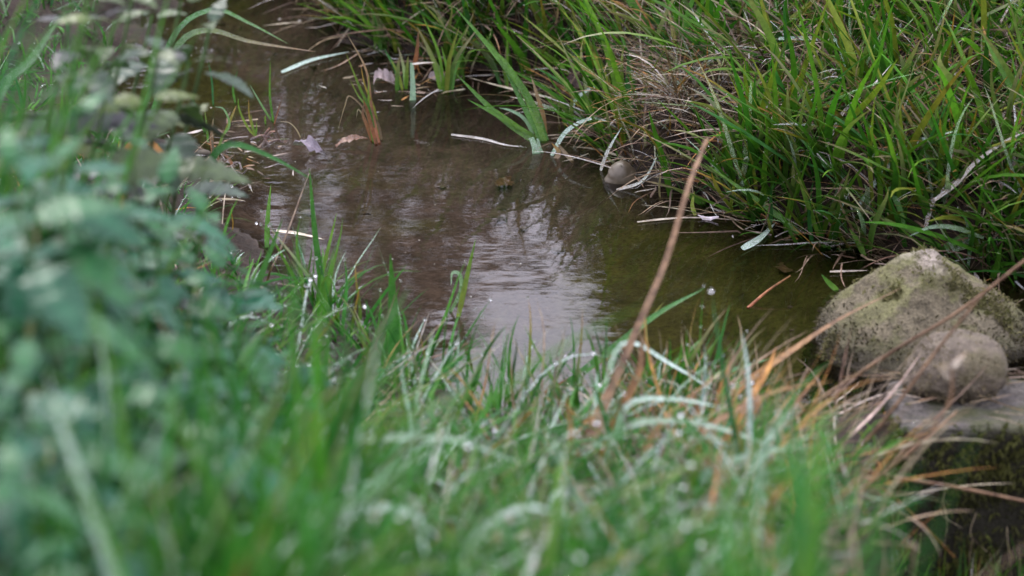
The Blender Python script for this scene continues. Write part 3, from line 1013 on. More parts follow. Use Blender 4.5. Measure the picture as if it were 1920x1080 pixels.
thin = [
    ('tan stalk slanting from the right edge across the face of the boulder', [(1450, 815), (1560, 735), (1680, 655), (1800, 582), (1935, 478)], .0034, .0030, REED * .9, 4.02, .05),
    ('tan stalk crossing steeply in front of the small round stone', [(1560, 900), (1672, 770), (1762, 650), (1850, 542)], .0034, .0022, REED * .85, 3.98, .05),
    ('straw stalk running out right across the dark face of the slab', [(1600, 878), (1680, 895), (1800, 915), (1940, 944)], .0036, .0030, REED, 3.95, .05),
    ('pale stalk leaning against the slab corner', [(1630, 905), (1715, 842), (1795, 770)], .0030, .0018, REED * 1.1, 4.0, .08),
    ('brown stalk trailing down into the dark hollow', [(1600, 880), (1690, 945), (1790, 1045)], .0032, .0018, ORANGE * .6, 3.95, .12),
    ('broken straw bent at a right angle above the hollow', [(1590, 1005), (1640, 1018), (1714, 1024), (1713, 1050), (1710, 1110)], .0028, .0024, STRAW, 3.8, 0),
    ('straw stalk lying along the back edge of the slab', [(1420, 760), (1500, 752), (1640, 758), (1800, 752), (1935, 738)], .0040, .0026, REED * 1.2, 4.15, .1),
    ('thin straw leaning up left from the slab towards the water', [(1470, 838), (1492, 770), (1500, 722), (1515, 690)], .0024, .0016, STRAW, 4.1, .05),
]
for lab, pts, r0, r1, c, y0, dy in thin:
    stalk_thing('dry_stalk', lab, 'stalk', pts, r0 * .8, r1 * .8, c, c * 1.1, 0, 'bank', dy)
# a seed head
b = at_ground(1600, 930)
seed_y = float(b[1])
cl = clump('seed_head', 'pale pink dry seed head on a stalk in front of the small round stone', 'seed head', b)
part('stalk', tube_mesh('stalk', px_path([(1600, 930), (1720, 830), (1778, 760), (1786, 690)], 0, 'bank'), .0022, .0018, REED * 1.3), cl)
for k in range(10):
    a0 = -1.2 + 0.26 * k
    part('floret', strip_mesh('floret', px_path([(1786, 715 - 3 * k), (1786 + 16 * math.sin(a0), 700 - 3 * k), (1786 + 30 * math.sin(a0), 682 - 2.5 * k)], 0, seed_y, .01 * math.cos(a0)), .006, PALE * 1.3, REED * 1.4, 0.2, mat=M_dry), cl)

# near green blades that stand out
near_green = [
    ('wide green blade standing straight up in front of the brown water', [(742, 720), (738, 600), (732, 476)], .0180, C1, C3, 4.35, .02, .05),
    ('tall thin green blade rising over the water at the left', [(612, 590), (592, 450), (580, 315)], .0100, C1, C3, 3.95, .05, .05),
    ('olive blade leaning right beside the curled one', [(858, 600), (874, 525), (892, 448)], .0085, G4, G3, 4.45, .02, .05),
    ('blade with its tip curled over into a loop', [(842, 590), (864, 545), (862, 515), (848, 512), (846, 535)], .0065, C4, DEWY, 4.45, .0, .3),
    ('green blade leaning right out of the left bank over the white straw', [(440, 640), (480, 540), (530, 410)], .0130, C1, C3, 3.8, .05, .05),
    ('short green blade upright at the left bank edge', [(500, 470), (502, 410), (508, 345)], .0085, G1, G3, 4.2, .05, .05),
    ('long green blade reaching right across the water behind the reed', [(1010, 760), (1130, 668), (1230, 590), (1322, 540)], .0120, C3, C1, 4.3, .08, .1),
    ('pale dewy blade slanting down right from the reed', [(1120, 790), (1165, 645), (1262, 685), (1352, 742)], .0080, DEWY, DEWY * 1.2, 4.25, -.03, .9),
    ('green blade curving right below the dewy slanting one', [(1220, 770), (1320, 712), (1445, 672)], .0130, C3, C1, 4.2, .08, .2),
    ('green blade low over the water pointing at the boulder', [(1150, 735), (1240, 700), (1330, 622)], .0110, C1, C4, 4.25, .06, .1),
    ('long pale blade bowed flat across the middle of the near grass', [(545, 990), (590, 850), (700, 822), (850, 824), (985, 872)], .0120, C4, DEWY, 3.35, -.03, .5),
    ('wide pale blade lying nearly level right of the reed foot', [(1140, 900), (1172, 765), (1260, 748), (1365, 766)], .0085, DEWY, DEWY * 1.2, 4.05, 0, .7),
    ('pale blade bowed right under the level one', [(1110, 930), (1165, 805), (1280, 790), (1390, 815), (1480, 852)], .0085, C4, DEWY, 3.85, -.03, .6),
    ('blue green blade arched towards the slab', [(1270, 960), (1330, 885), (1420, 850), (1530, 835)], .0120, C5, C4, 3.6, 0, .5),
    ('large dewy blade drooping at the bottom of the near grass', [(590, 1085), (645, 975), (720, 950), (780, 968), (825, 1015)], .0110, DEWY, DEWY * 1.3, 3.0, -.03, .9),
    ('dewy blade with a bright bead on its bend', [(850, 1085), (890, 1010), (930, 975), (990, 950), (1060, 968)], .0100, C4, DEWY, 3.05, -.03, .9),
    ('yellow green stem standing thick in the lower left grass', [(540, 1090), (552, 960), (540, 850)], .0130, G4, C4, 2.9, .0, .1),
    ('pinkish brown stem standing in the lower left grass', [(440, 1100), (446, 980), (440, 880)], .0130, REED * .8, BROWN, 2.9, .0, .1),
    ('forked dry stem at the bottom edge of the grass', [(650, 1100), (655, 1040), (648, 1000)], .0150, REED, REED * 1.2, 2.8, .0, .1),
    ('dark green blade dipping across the water by the debris tuft', [(345, 600), (385, 340), (425, 272), (500, 290), (588, 338)], .0125, C2 * .8, C1, 3.9, .0, .05),
    ('upper of two green blades reaching right over the water at the top', [(270, 200), (330, 60), (400, 18), (465, 42), (540, 82)], .0100, C1, C4, 4.9, .05, .2),
    ('lower of two green blades, its brown tip touching the water at the top', [(285, 215), (330, 90), (388, 56), (470, 78), (592, 97)], .0120, C1, REED, 4.9, .05, .15),
    ('orange blade blurred among the leaves by the left bank', [(235, 560), (225, 330), (262, 262), (300, 283), (348, 335)], .0150, ORANGE * 1.1, ORANGE * .9, 3.7, .02, .05),
    ('wide blue green blade leaning left up at the top left corner', [(-60, 560), (-10, 205), (60, 110), (122, 20)], .0150, C5, C4, 3.4, .0, .3),
]
for lab, pts, w, c0, c1, y0, dy, dw in near_green:
    blade_thing('grass_leaf', lab, BL, pts, w, c0, c1, dw, 0, 'bank', dy, group='single blades on the near bank')


# ------------------------------------------------------------------ stones
def icosphere(sub):
    bm = bmesh.new()
    bmesh.ops.create_icosphere(bm, subdivisions=sub, radius=1.0)
    v = np.array([p.co[:] for p in bm.verts])
    f = np.array([[q.index for q in p.verts] for p in bm.faces])
    bm.free()
    return v, f


def outline_stone(outline_px, centre_px, y, depth, sub=6, seed=1, boxy=0.75, rough=1.0, lumps=0.012, facets=()):
    """a stone whose profile in the upright plane at y follows an outline, rounded through its depth"""
    c = at_y(*centre_px, y)
    O = np.array([at_y(*p, y) for p in outline_px]) - c
    th = np.arctan2(O[:, 2], O[:, 0])
    rr = np.hypot(O[:, 0], O[:, 2])
    k = np.argsort(th)
    th, rr = th[k], rr[k]
    th = np.concatenate([th[-1:] - 2 * np.pi, th, th[:1] + 2 * np.pi])
    rr = np.concatenate([rr[-1:], rr, rr[:1]])
    v, f = icosphere(sub)
    rho = np.hypot(v[:, 0], v[:, 2])
    a = np.arctan2(v[:, 2], v[:, 0])
    Rr = np.interp(a, th, rr)
    rp = rho ** boxy
    X = np.stack([np.cos(a) * rp * Rr, np.sign(v[:, 1]) * np.abs(v[:, 1]) ** boxy * depth, np.sin(a) * rp * Rr], -1)
    for fn_, fd in facets:
        fn_ = np.array(fn_) / np.linalg.norm(fn_)
        over = np.maximum(0, X @ fn_ - fd)
        X = X - fn_ * (over * 0.93)[:, None]
    n = v
    d = lumps * fbm(X * 14, seed, 4) + 0.0035 * rough * fbm(X * 60, seed + 9, 3)
    X = X + n * d[:, None]
    return c, X, f, n


def moss_part(parent, X, nrm, mask, count, tints, L=(0.004, 0.009), W=(0.0008, 0.0016), name='moss'):
    p = mask / mask.sum()
    k = rng.choice(len(X), count, p=p)
    base = X[k] + rng.normal(0, 0.0022, (count, 3))
    d = nrm[k] + rng.normal(0, 0.55, (count, 3)) + np.array([0, 0, 0.1])
    d /= np.linalg.norm(d, axis=1)[:, None]
    sd = np.cross(d, rng.normal(0, 1, (count, 3)))
    sd /= np.linalg.norm(sd, axis=1)[:, None]
    ln = rng.uniform(*L, count)[:, None]
    w = rng.uniform(*W, count)[:, None]
    b0 = base - d * 0.002
    mid = base + d * ln * 0.55
    tp = base + d * ln + np.array([0, 0, -0.25]) * ln
    V = np.stack([b0 - sd * w, b0 + sd * w, mid - sd * w * .8, mid + sd * w * .8, tp - sd * w * .2, tp + sd * w * .2], 1).reshape(-1, 3)
    a = (np.arange(count) * 6)[:, None]
    F = np.stack([np.concatenate([a, a + 2], 1), np.concatenate([a + 1, a + 3], 1), np.concatenate([a + 3, a + 5], 1), np.concatenate([a + 2, a + 4], 1)], -1).reshape(-1, 4)
    me = mesh_from(name, V, F, M_moss)
    patch = vnoise(X[k] * 22, 77)[:, None] * 0.5 + 0.5
    tint = np.asarray(tints[0]) * (1 - patch) + np.asarray(tints[1]) * patch
    tint = tint * rng.uniform(0.6, 1.4, (count, 1))
    add_color(me, np.repeat(tint, 6, 0))
    add_float(me, np.full(len(V), 0.0), 'dew')
    o = link(name, me, parent)
    o['kind'] = 'stuff'
    return o


def face_normals(X, f):
    n = np.zeros_like(X)
    fn = np.cross(X[f[:, 1]] - X[f[:, 0]], X[f[:, 2]] - X[f[:, 0]])
    for j in range(3):
        np.add.at(n, f[:, j], fn)
    return n / (np.linalg.norm(n, axis=1)[:, None] + 1e-9)


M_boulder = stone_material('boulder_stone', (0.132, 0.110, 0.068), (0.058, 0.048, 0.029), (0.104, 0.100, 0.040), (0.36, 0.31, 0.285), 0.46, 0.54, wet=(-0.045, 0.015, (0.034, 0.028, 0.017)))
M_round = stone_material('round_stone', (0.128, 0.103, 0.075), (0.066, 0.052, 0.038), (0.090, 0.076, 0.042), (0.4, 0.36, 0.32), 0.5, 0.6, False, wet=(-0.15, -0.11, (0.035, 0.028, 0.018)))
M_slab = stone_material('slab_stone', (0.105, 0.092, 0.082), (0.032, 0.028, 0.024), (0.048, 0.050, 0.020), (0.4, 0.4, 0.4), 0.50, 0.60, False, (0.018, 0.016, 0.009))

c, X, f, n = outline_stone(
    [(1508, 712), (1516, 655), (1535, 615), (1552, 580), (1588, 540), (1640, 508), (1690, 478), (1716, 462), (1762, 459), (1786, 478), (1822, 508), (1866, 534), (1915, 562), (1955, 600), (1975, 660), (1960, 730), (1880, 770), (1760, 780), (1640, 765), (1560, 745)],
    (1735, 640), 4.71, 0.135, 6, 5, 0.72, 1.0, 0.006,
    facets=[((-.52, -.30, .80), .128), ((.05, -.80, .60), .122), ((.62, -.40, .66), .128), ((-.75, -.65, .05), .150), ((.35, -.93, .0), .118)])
# the upper mass steps back from a lower bulging lobe, with a hollow under its right half
zrel = X[:, 2]
fr_ = 1 - smooth(-0.03, 0.11, X[:, 1])
X[:, 1] += 0.045 * smooth(-0.01, 0.11, zrel) * fr_
hollow = (1 - smooth(-0.09, -0.03, zrel)) * np.exp(-((X[:, 0] + 0.045) / 0.05) ** 2) * fr_
X[:, 1] += 0.11 * hollow
rgt = smooth(0.05, 0.16, X[:, 0]) * (1 - smooth(-0.05, 0.06, zrel)) * fr_
X[:, 1] += 0.10 * rgt
nn = face_normals(X, f)
bo = link('mossy_boulder', None, None, 'large pale topped boulder with yellow green moss at the right edge of the water', 'boulder')
bo.location = (c[0], c[1], -0.030)
Xb = X + np.array([0, 0, c[2]])
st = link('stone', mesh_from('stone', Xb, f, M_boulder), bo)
front = (nn[:, 1] < 0.4)
mask = front * np.clip(0.15 + 1.2 * smooth(-0.1, 0.5, fbm(Xb * 10, 15, 3)), 0, 1) * (1 - 0.9 * smooth(0.13, 0.19, Xb[:, 2])) * smooth(0.0, 0.35, fbm(Xb * 18, 16, 3))
moss_part(bo, Xb, nn, mask + 1e-6, 9000, [(0.074, 0.066, 0.034), (0.108, 0.102, 0.040)], L=(0.003, 0.007))
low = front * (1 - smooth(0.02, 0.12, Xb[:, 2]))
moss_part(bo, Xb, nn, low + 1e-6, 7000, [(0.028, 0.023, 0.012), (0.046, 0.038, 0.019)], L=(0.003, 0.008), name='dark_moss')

c, X, f, n = outline_stone(
    [(1682, 722), (1692, 700), (1706, 672), (1735, 640), (1775, 627), (1825, 625), (1862, 637), (1885, 660), (1893, 690), (1886, 722), (1860, 745), (1780, 752), (1705, 745)],
    (1790, 688), 4.45, 0.07, 5, 23, 0.92, 0.6, 0.003)
X = X * np.array([.94, 1, .82]) + np.array([0, 0, .004])
nn = face_normals(X, f)
ro = link('round_stone', None, None, 'small rounded brown stone lying on the slab in front of the boulder', 'stone')
ro.location = c
link('stone', mesh_from('stone', X, f, M_round), ro)
moss_part(ro, X, nn, (nn[:, 1] < 0.5) * (0.2 + smooth(-.3, .5, fbm(X * 12, 3, 3))), 900, [(0.082, 0.064, 0.040), (0.108, 0.088, 0.054)], L=(0.002, 0.0055), name='moss')

# the slab that dams the brook: a rough block
vs, fs = icosphere(6)
mx = np.abs(vs).max(1)
vb = vs / mx[:, None]
half = np.array([0.40, 0.095, 0.145])
Xs = np.sign(vb) * (1 - (1 - np.abs(vb)) * 0.96) * half
rr_ = 0.018
inner = half - rr_
q = np.clip(Xs, -inner, inner)
dq = Xs - q
Xs = q + dq / np.maximum(np.linalg.norm(dq, axis=1)[:, None], 1e-9) * np.minimum(np.linalg.norm(dq, axis=1)[:, None], rr_)
Xs += vs * (0.010 * fbm(Xs * 9, 41, 4) + 0.004 * fbm(Xs * 45, 43, 3))[:, None]
ns = face_normals(Xs, fs)
so = link('stone_slab', None, None, 'flat grey slab under the round stone, its mossy front face coloured dark for shade', 'stone')
so.location = (0.535 + 0.40, 4.405, -0.098)
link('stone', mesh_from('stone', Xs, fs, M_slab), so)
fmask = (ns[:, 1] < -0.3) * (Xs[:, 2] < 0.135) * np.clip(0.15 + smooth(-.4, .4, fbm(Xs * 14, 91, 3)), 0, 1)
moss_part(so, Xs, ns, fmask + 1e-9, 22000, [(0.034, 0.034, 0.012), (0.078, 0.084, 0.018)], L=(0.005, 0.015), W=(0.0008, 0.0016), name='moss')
emask = (ns[:, 1] < -0.2) * np.exp(-((Xs[:, 2] - 0.125) / 0.014) ** 2)
moss_part(so, Xs, ns, emask + 1e-9, 3500, [(0.04, 0.045, 0.010), (0.075, 0.08, 0.018)], L=(0.004, 0.010), name='edge_moss')

ns2 = 60
sl = np.c_[.535 + rng.uniform(0.0, .30, ns2), 4.405 + np.where(rng.random(ns2) < .6, rng.uniform(.03, .085, ns2), rng.uniform(-.09, .09, ns2)), np.full(ns2, .058)]
slb = blades(sl, rng.normal(0, .5, ns2) + np.pi * rng.integers(0, 2, ns2), np.full(ns2, 1.45), rng.normal(.1, .1, ns2), rng.uniform(.02, .11, ns2), rng.uniform(.0014, .0036, ns2),
             pick(DEAD, ns2, [.4, .25, .1, .15, .1]), pick(DEAD, ns2, [.4, .25, .1, .15, .1]), np.zeros(ns2), floor=False)
stuff_blades('straw_litter', slb, M_dry, 'loose straw lying along the back edge of the grey slab', 'straw')
for k in range(9):
    x0 = rng.uniform(-0.38, -0.05)
    z0 = rng.uniform(-0.02, 0.12)
    rp = np.array([[x0, -0.105, z0], [x0 + rng.normal(0, .012), -0.112, z0 - .03], [x0 + rng.normal(0, .02), -0.110, z0 - rng.uniform(.05, .10)]])
    link('root', tube_mesh('root', rp, .0009, .0004, (0.22, 0.18, 0.12), n=8, sides=5), so)

# a rounded tan shape standing half drowned at the far bank
c, X, f, n = outline_stone([(1132, 335), (1138, 305), (1152, 284), (1170, 278), (1186, 290), (1197, 320), (1198, 360), (1180, 400), (1160, 410), (1140, 380)], (1164, 310), at_z(1164, 340)[1] + .01, 0.025, 5, 61, 0.9, 0.2, 0.0015)
M_tan, n_, l_ = new_mat('tan_shape')
o_ = nd(n_, 'ShaderNodeOutputMaterial')
p_ = nd(n_, 'ShaderNodeBsdfPrincipled')
g_ = nd(n_, 'ShaderNodeNewGeometry')
l_.new(mixc(n_, l_, noise(n_, l_, 30, 5, 0.7, g_.outputs['Position']), (0.030, 0.023, 0.013), (0.085, 0.064, 0.038)), p_.inputs['Base Color'])
p_.inputs['Roughness'].default_value = 0.5
l_.new(p_.outputs[0], o_.inputs['Surface'])
o = link('tan_shape', mesh_from('tan_shape', X, f, M_tan), None, 'smooth tan shape half sunk in the water at the foot of the far bank', 'stone')
o.location = (c[0], c[1], c[2] - .022)


# ------------------------------------------------------------------ leaves
def leaf_mesh(name, length, width, tint, teeth=9, curl=0.35, cup=0.25, crumple=0.0, lobes=0, fold=0.25, rows=28, dew=0.03, base_t=None):
    t = np.linspace(0, 1, rows)
    prof = np.sin(np.pi * np.clip(t, 0, 1) ** 0.72) ** 0.85 * (1 - 0.15 * t)
    saw = 1 - 0.42 * ((t * teeth) % 1.0) if teeth else np.ones_like(t)
    if lobes:
        saw = saw * (1 + 0.30 * np.cos(t * lobes * 2 * np.pi))
    w = width * 0.5 * prof * saw
    V, C = [], []
    for i in range(rows):
        x = length * t[i]
        zc = -curl * length * t[i] ** 2
        for s_ in (-1, -0.55, 0, 0.55, 1):
            yy = s_ * w[i]
            z = zc + abs(s_) * w[i] * fold - cup * w[i] * s_ ** 2 * abs(s_) + 0.03 * width * math.sin(9 * t[i] * 3.1) * (abs(s_) == 0.55)
            if crumple:
                z += crumple * float(vnoise(np.array([[x * 60, yy * 60, length * 90]]), 5)[0]) * (0.3 + abs(s_))
            V.append((x, yy, z))
            C.append(np.asarray(tint) * (1.35 if s_ == 0 else 1.0))
    k = np.arange(rows - 1)[:, None] * 5 + np.arange(4)[None, :]
    F = np.stack([k, k + 1, k + 6, k + 5], -1).reshape(-1, 4)
    me = mesh_from(name, np.array(V), F, M_leaf)
    add_color(me, np.array(C))
    add_float(me, np.full(len(V), dew), 'dew')
    return me


NT = np.array([0.0100, 0.055, 0.026])
LEAVES = [leaf_mesh('leaf', 0.062, 0.042, NT, 8, 0.35, .2), leaf_mesh('leaf', 0.055, 0.040, NT * 1.25, 7, 0.55, .3),
          leaf_mesh('leaf', 0.050, 0.046, NT * np.array([1.1, 1.15, 1.3]), 6, 0.25, .3, lobes=2), leaf_mesh('leaf', 0.066, 0.040, NT * np.array([1.4, 1.3, .8]), 9, 0.45, .2)]
DARK_LEAVES = [leaf_mesh('leaf', 0.055, 0.038, (0.022, 0.040, 0.022), 8, 0.4, .2, dew=.05), leaf_mesh('leaf', 0.050, 0.034, (0.035, 0.055, 0.018), 7, 0.6, .3, dew=.05),
               leaf_mesh('leaf', 0.048, 0.030, (0.020, 0.020, 0.022), 6, 0.5, .3, dew=.05), leaf_mesh('leaf', 0.048, 0.034, (0.055, 0.075, 0.016), 6, 0.5, .3, dew=.05)]


def leafy_plant(name, label, cat, top_px, y, lean=(0.0, 0.0), nodes=6, scale=1.0, leaves=LEAVES, group=None, max_h=0.55, stem_tint=(0.05, 0.085, 0.03)):
    tp = at_y(*top_px, y)
    bx, by = tp[0] - lean[0], tp[1] - lean[1]
    gz = float(ground_z(np.array([bx]), np.array([by]))[0])
    gz = max(gz, tp[2] - max_h)
    if tp[2] - gz < 0.08:
        gz = tp[2] - 0.08
    base = np.array([bx, by, gz - 0.01])
    root = link(name, None, None, label, cat, group)
    root.location = base
    mid = (base + tp) / 2 + np.array([-lean[0] * .25, -lean[1] * .25, 0.02])
    P = np.array([base, mid, tp]) - base
    link('stem', tube_mesh('stem', P, 0.0028 * scale, 0.0014 * scale, stem_tint, (0.06, 0.11, 0.04), mat=M_leaf, n=10), root)
    path = catmull(P, 30)
    az0 = rng.uniform(0, 6.28)
    for k in range(nodes):
        fr = 1 - 0.62 * (k / max(nodes - 1, 1)) ** 1.1
        p = path[int(fr * 29)]
        size = scale * (0.55 + 0.65 * min(1, k / 2.0)) * rng.uniform(0.85, 1.15)
        for sgn in (0, math.pi):
            me = leaves[rng.integers(len(leaves))] if k > 0 or leaves is DARK_LEAVES else leaves[3]
            lf = link('leaf', me, root)
            az = az0 + k * math.pi / 2 + sgn + rng.normal(0, .25)
            pitch = rng.uniform(-0.45, 0.35) if k else rng.uniform(-0.9, -0.3)
            lf.rotation_euler = (rng.normal(0, .3), pitch, az)
            off = 0.008 * size
            lf.location = (p[0] + off * math.cos(az), p[1] + off * math.sin(az), p[2])
            lf.scale = (size,) * 3
    return root


GN = 'blurred nettles massed on the near left bank'
ROWS = [
    ('top', [(45, 200, 3.15), (150, 215, 3.35), (245, 265, 3.55)]),
    ('second', [(20, 310, 2.9), (110, 305, 3.15), (205, 340, 3.4), (315, 350, 3.7), (385, 400, 3.85)]),
    ('third', [(60, 420, 2.95), (175, 450, 3.15), (290, 450, 3.45), (425, 505, 3.9)]),
    ('fourth', [(100, 590, 2.9), (240, 560, 3.2), (350, 540, 3.5), (455, 620, 3.65)]),
    ('fifth', [(40, 700, 2.65), (200, 690, 2.9), (330, 660, 3.25), (520, 680, 3.75)]),
    ('sixth', [(120, 830, 2.65), (330, 800, 2.95), (480, 790, 3.3)]),
    ('bottom', [(20, 900, 2.45), (150, 1010, 2.4), (260, 950, 2.65)]),
]
NTH = ['first', 'second', 'third', 'fourth', 'fifth']
for row, spots in ROWS:
    for i, (px, py, y) in enumerate(spots):
        where = 'outermost' if i == len(spots) - 1 else NTH[i] + ' from the left edge'
        leafy_plant('nettle_plant', f'blurred nettle, {where} in the {row} row on the left bank', 'nettle', (px, py), y,
                    (rng.normal(0.02, .03), rng.normal(0, .03)), 6 + int(rng.integers(0, 2)), rng.uniform(1.0, 1.45), group=GN)
GB = 'dark leafy stems above the left bank'
for i, (px, py, y, lab) in enumerate([
    (185, 35, 4.2, 'dark leafy stem nearest the tall grass at the top left'),
    (250, -15, 4.4, 'dark leafy stem reaching the top edge at the left'),
    (340, 0, 4.5, 'dark stem with purplish leaves at the top left of the water'),
    (395, 45, 4.6, 'leafy stem with a yellow green leaf, outermost over the water at the top left'),
    (300, 95, 4.3, 'drooping dark leafy stem hanging low over the water at the top left'),
    (215, 110, 4.2, 'dark leafy stem just above the topmost nettles'),
    (130, 40, 4.4, 'dark leafy stem half hidden behind the tall blurred grass'),
    (285, 30, 4.7, 'dark leafy stem in the middle of those at the top left'),
    (165, -10, 4.3, 'dark leafy stem at the very top edge just right of the tall grass'),
    (215, 40, 4.5, 'dark leafy stem behind the others between the tall grass and the water'),
    (355, 115, 4.4, 'dark leafy stem with its tip just above the small debris tuft'),
]):
    leafy_plant('bramble_stem', lab, 'leafy stem', (px, py), y - .35, (0.08, -0.05), 5, 1.45, DARK_LEAVES, GB, max_h=.8, stem_tint=(0.05, 0.035, 0.03))

# tall blurred grass at the top left corner and a very near tuft at the lower right
def tall_tuft(name, label, cx, cy, n, spread, L, W, lean, pal):
    base = np.stack([cx + rng.normal(0, spread, n), cy + rng.normal(0, spread, n)], -1)
    bz = ground_z(base[:, 0], base[:, 1]) - .01
    org = (cx, cy, float(bz.mean()))
    root = link(name, None, None, label, 'grass tuft')
    root.location = org
    for i in range(n):
        t = pick(pal, 1, [.3, .2, .25, .15, .1])
        d = blades(np.array([[base[i, 0], base[i, 1], bz[i]]]), np.array([lean + rng.normal(0, .8)]), np.array([rng.uniform(.05, .45)]), np.array([rng.uniform(.1, 1.0)]),
                   np.array([rng.uniform(*L)]), np.array([rng.uniform(*W)]), t, t * 1.1, np.array([0.0]), seg=9)
        me = mesh_from('blade', d[0] - np.array(org), d[1], M_grass)
        add_color(me, d[2])
        add_float(me, d[3], 'dew')
        link('blade', me, root)
    return root


tall_tuft('tall_grass_tuft', 'tall blurred grass tuft filling the top left corner', -0.62, 3.45, 90, .06, (.42, .66), (.006, .012), R(50), COOL)
tall_tuft('tall_grass_tuft', 'very blurred grass tuft near the camera below the slab', 0.225, 2.35, 34, .03, (.16, .34), (.005, .010), R(70), COOL)
tall_tuft('tall_grass_tuft', 'blurred grass tuft standing at the bottom edge near the middle', 0.05, 2.75, 40, .08, (.10, .22), (.004, .008), R(80), COOL)

# ------------------------------------------------------------------ dead leaves on the water
def floating_leaf(label, px, length, width, tint, rot, curl=-.15, pitch=0.0, z=.006, fold=.3):
    me = leaf_mesh('dead_leaf', length, width, tint, 5, curl, .2, crumple=.011, fold=fold, dew=.12)
    o = link('dead_leaf', me, None, label, 'dead leaf', 'dead leaves on the brook')
    p = at_z(px[0], px[1], z)
    o.location = p
    o.rotation_euler = (0.1, pitch, rot)


floating_leaf('curled lilac grey dead leaf floating left of the rusty clump', (548, 272), .066, .040, (.105, .082, .105), R(0), .5, .0, .012, .8)
floating_leaf('narrow orange brown leaf floating against the rusty clump', (628, 268), .058, .022, (.12, .062, .036), R(4), -.05)
floating_leaf('pale crumpled dead leaf at the far edge left of the pale cut stem', (700, 150), .055, .050, (.16, .12, .12), R(10), .6, 0, .01, .8)
floating_leaf('grey brown crumpled leaf at the far edge right of the pale cut stem', (800, 150), .055, .045, (.13, .095, .09), R(-10), .6, 0, .01, .9)
floating_leaf('white curled dead leaf by the straw behind the brown reed', (1308, 403), .036, .012, (.50, .44, .48), R(-18), -.1)
floating_leaf('dark brown curled leaf in the grass above the bright tussock', (1085, 165), .05, .04, (.10, .06, .06), R(120), -.5, -.6, .03)

for lab, px, ln_, w_, tint, rot in [
    ('sunken brown leaf on the bed below the bright tussock', (930, 350), .06, .04, (.11, .065, .035), 40),
    ('sunken tan leaf on the bed left of the boulder', (1470, 560), .05, .04, (.15, .11, .06), 80)]:
    p = at_z(px[0], px[1], -.07)
    gz_ = float(ground_z(np.array([p[0]]), np.array([p[1]]))[0])
    o = link('sunken_leaf', leaf_mesh('sunken_leaf', ln_, w_, tint, 6, -.1, .2, crumple=.004, dew=0), None, lab, 'dead leaf', 'sunken leaves')
    o.location = (p[0], p[1], min(gz_ + .012, -.012))
    o.rotation_euler = (0.1, 0.1, R(rot))

# pebbles on the bed
v1, f1 = icosphere(2)
npb = 110
px_, py_ = rng.uniform(-0.8, 0.75, npb), rng.uniform(4.5, 6.6, npb)
ok = (py_ < y_far(px_)) & (py_ > y_near(px_))
px_, py_ = px_[ok], py_[ok]
pr = rng.gamma(2.0, .0016, len(px_)) + .002
pz = ground_z(px_, py_)
V = v1[None] * (1 + 0.25 * vnoise(np.tile(v1 * 1.6, (len(px_), 1)) + np.repeat(rng.uniform(0, 90, (len(px_), 3)), len(v1), 0), 2).reshape(len(px_), -1, 1))
V = V * (pr[:, None] * rng.uniform(.7, 1.3, (len(px_), 3)) * np.array([1.2, 1.1, .6]))[:, None, :] + np.stack([px_, py_, pz], -1)[:, None, :]
F = (f1[None] + (np.arange(len(px_)) * len(v1))[:, None, None]).reshape(-1, 3)
me = mesh_from('pebbles', V.reshape(-1, 3), F, M_wood)
add_color(me, np.repeat(np.array([[.07, .06, .045]]) * rng.uniform(.4, 1.9, (len(px_), 1)), len(v1), 0))
add_float(me, np.zeros(len(V.reshape(-1, 3))), 'dew')
link('pebbles', me, None, 'small pebbles scattered over the silty brook bed', 'pebbles', kind='stuff')

# scraps of stalk and leaf gathered along the waterlines and by the debris tuft
sc = []
for k in range(240):
    q = rng.random()
    if q < .45:
        x = rng.uniform(-.55, .75)
        sc.append((x, y_far(np.array([x]))[0] - abs(rng.normal(0, .05))))
    elif q < .75:
        p = at_z(rng.normal(440, 55), rng.normal(295, 35))
        sc.append((p[0], p[1]))
    else:
        p = at_z(rng.normal(760, 70), rng.normal(160, 20))
        sc.append((p[0], p[1]))
sc = np.array(sc)
ns_ = len(sc)
sb = blades(np.c_[sc, np.full(ns_, .002)], rng.normal(0, .9, ns_) + np.pi * rng.integers(0, 2, ns_), np.full(ns_, 1.50), rng.normal(.06, .12, ns_), rng.uniform(.008, .06, ns_), rng.uniform(.0012, .0060, ns_),
            pick(DEAD, ns_, [.2, .3, .3, .1, .1]), pick(DEAD, ns_, [.3, .2, .2, .1, .2]), np.where(rng.random(ns_) < .3, .5, 0.0), floor=False)
stuff_blades('floating_debris', sb, M_dry, 'scraps of dead stalk and leaf floating along the waterlines', 'debris')

# flecks of foam and seed on the water
nfl = 80
fx = rng.uniform(-0.75, 0.6, nfl)
fy = rng.uniform(4.75, 6.6, nfl)
ok = (fy < y_far(fx)) & (fy > y_near(fx))
v0, f0 = icosphere(1)
pts = np.stack([fx[ok], fy[ok], np.full(ok.sum(), 0.0008)], -1)
rad = rng.gamma(1.6, 0.0005, len(pts)) + .0003 * rng.choice([1, 1, 1.6], len(pts))
V = (pts[:, None, :] + v0[None] * rad[:, None, None] * np.array([1.3, 1.0, 0.6])).reshape(-1, 3)
F = (f0[None] + (np.arange(len(pts)) * len(v0))[:, None, None]).reshape(-1, 3)
me = mesh_from('water_flecks', V, F, M_dry)
add_color(me, np.tile(np.array([[0.36, 0.34, 0.32]]), (len(V), 1)))
add_float(me, np.zeros(len(V)), 'dew')
link('water_flecks', me, None, 'tiny pale flecks of seed and foam on the brook', 'flecks', kind='stuff')

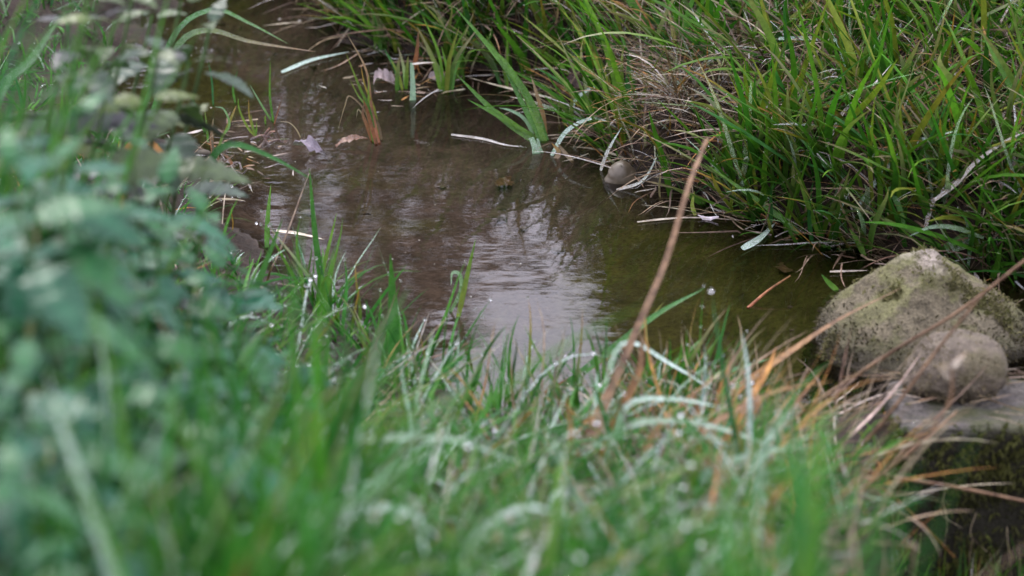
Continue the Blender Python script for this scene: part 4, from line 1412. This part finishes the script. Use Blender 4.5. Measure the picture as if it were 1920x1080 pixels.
# dew
P = np.vstack([d[0] for d in drops])
r_ = np.concatenate([d[1] for d in drops])
v0, f0 = icosphere(2)
V = (P[:, None, :] + v0[None] * r_[:, None, None]).reshape(-1, 3)
F = (f0[None] + (np.arange(len(P)) * len(v0))[:, None, None]).reshape(-1, 3)
link('dew_drops', mesh_from('dew_drops', V, F, drop_material()), None, 'clear dew drops clinging to the grass of both banks', 'dew', kind='stuff')

# ------------------------------------------------------------------ the wood beyond, seen mirrored in the water
def woodland():
    VV, FF, CC = [], [], []
    off = 0

    def add(me):
        nonlocal off
        v = np.empty(len(me.vertices) * 3, np.float32)
        me.vertices.foreach_get('co', v)
        v = v.reshape(-1, 3)
        q = np.empty(len(me.loops), np.int32)
        me.loops.foreach_get('vertex_index', q)
        c = np.empty(len(v) * 4, np.float32)
        me.attributes['tint'].data.foreach_get('color', c)
        VV.append(v)
        FF.append(q.reshape(-1, 4) + off)
        CC.append(c.reshape(-1, 4)[:, :3])
        off += len(v)
        bpy.data.meshes.remove(me)

    def leaves(c, rad, n, tint):
        nonlocal off
        d = rng.normal(0, 1, (n, 3))
        d /= np.linalg.norm(d, axis=1)[:, None]
        p = c + d * rad * rng.random((n, 1)) ** 0.45
        a = rng.normal(0, 1, (n, 3))
        a /= np.linalg.norm(a, axis=1)[:, None]
        b_ = np.cross(a, rng.normal(0, 1, (n, 3)))
        b_ /= np.linalg.norm(b_, axis=1)[:, None]
        s_ = rng.uniform(.05, .13, (n, 1))
        V_ = np.stack([p - a * s_, p + b_ * s_ * .6, p + a * s_, p - b_ * s_ * .6], 1).reshape(-1, 3)
        VV.append(V_)
        FF.append(np.arange(n * 4).reshape(n, 4) + off)
        CC.append(np.repeat(np.asarray(tint) * rng.uniform(.6, 1.4, (n, 1)), 4, 0))
        off += n * 4

    # columns of foliage: (place along the wood, height); between them the sky shows
    cols = [((p - 960) / FPX * 27, h) for p, h in [
        (180, 10.4), (300, 10.2), (420, 10.0), (495, 9.8), (650, 9.9), (715, 9.5), (775, 9.4), (842, 9.0), (915, 8.5), (1000, 7.8), (1085, 8.5), (1165, 8.9), (1200, 9.6),
        (1235, 10.2), (1300, 10.8), (1370, 11.0), (1450, 10.9), (1540, 11.2), (1640, 11.2), (1750, 11.4), (1860, 11.4)]]
    cols += [(x_, rng.uniform(8.5, 12)) for x_ in np.arange(4.6, 17, .8)] + [(x_, rng.uniform(8.5, 12)) for x_ in np.arange(-17, -3.9, .8)]
    for x, h in cols:
        y = 25 + rng.uniform(0, 3)
        x = x * y / 27
        h = .3 + h * (y - 5) / 21.5
        base = np.array([x, y, .6])
        top = base + np.array([rng.normal(0, .12), rng.normal(0, .3), h - 1.0])
        add(tube_mesh('w', [base, (base + top) / 2 + rng.normal(0, .08, 3), top], rng.uniform(.10, .2), .03, (0.10, 0.075, 0.06), n=9))
        path = catmull([base, (base + top) / 2, top], 20)
        for k in range(12):
            p = path[rng.integers(4, 19)]
            e = p + np.array([rng.normal(0, .35), rng.normal(0, .8), rng.uniform(.3, .9)])
            add(tube_mesh('w', [p, (p + e) / 2 + rng.normal(0, .06, 3), e], .04, .010, (0.10, 0.075, 0.06), n=6, sides=4))
        for z in np.arange(.8, h - .2, .42):
            r = rng.uniform(.30, .48)
            tint = (0.10, 0.068, 0.050) if rng.random() < .7 else (0.07, 0.065, 0.030)
            q = np.array([x + rng.normal(0, .10), y + rng.normal(0, .4), min(z, h - r)])
            leaves(q, r, 25 if -.35 < x < .65 else 40 if -2.2 < x < 1.2 else 140, tint)
    me = mesh_from('woodland', np.vstack(VV), np.vstack(FF), M_wood, False)
    C = np.vstack(CC)
    add_color(me, C)
    add_float(me, np.zeros(len(C)), 'dew')
    link('woodland', me, None, 'brown autumn wood beyond the far bank, mirrored in the brook', 'woodland', kind='stuff')


woodland()
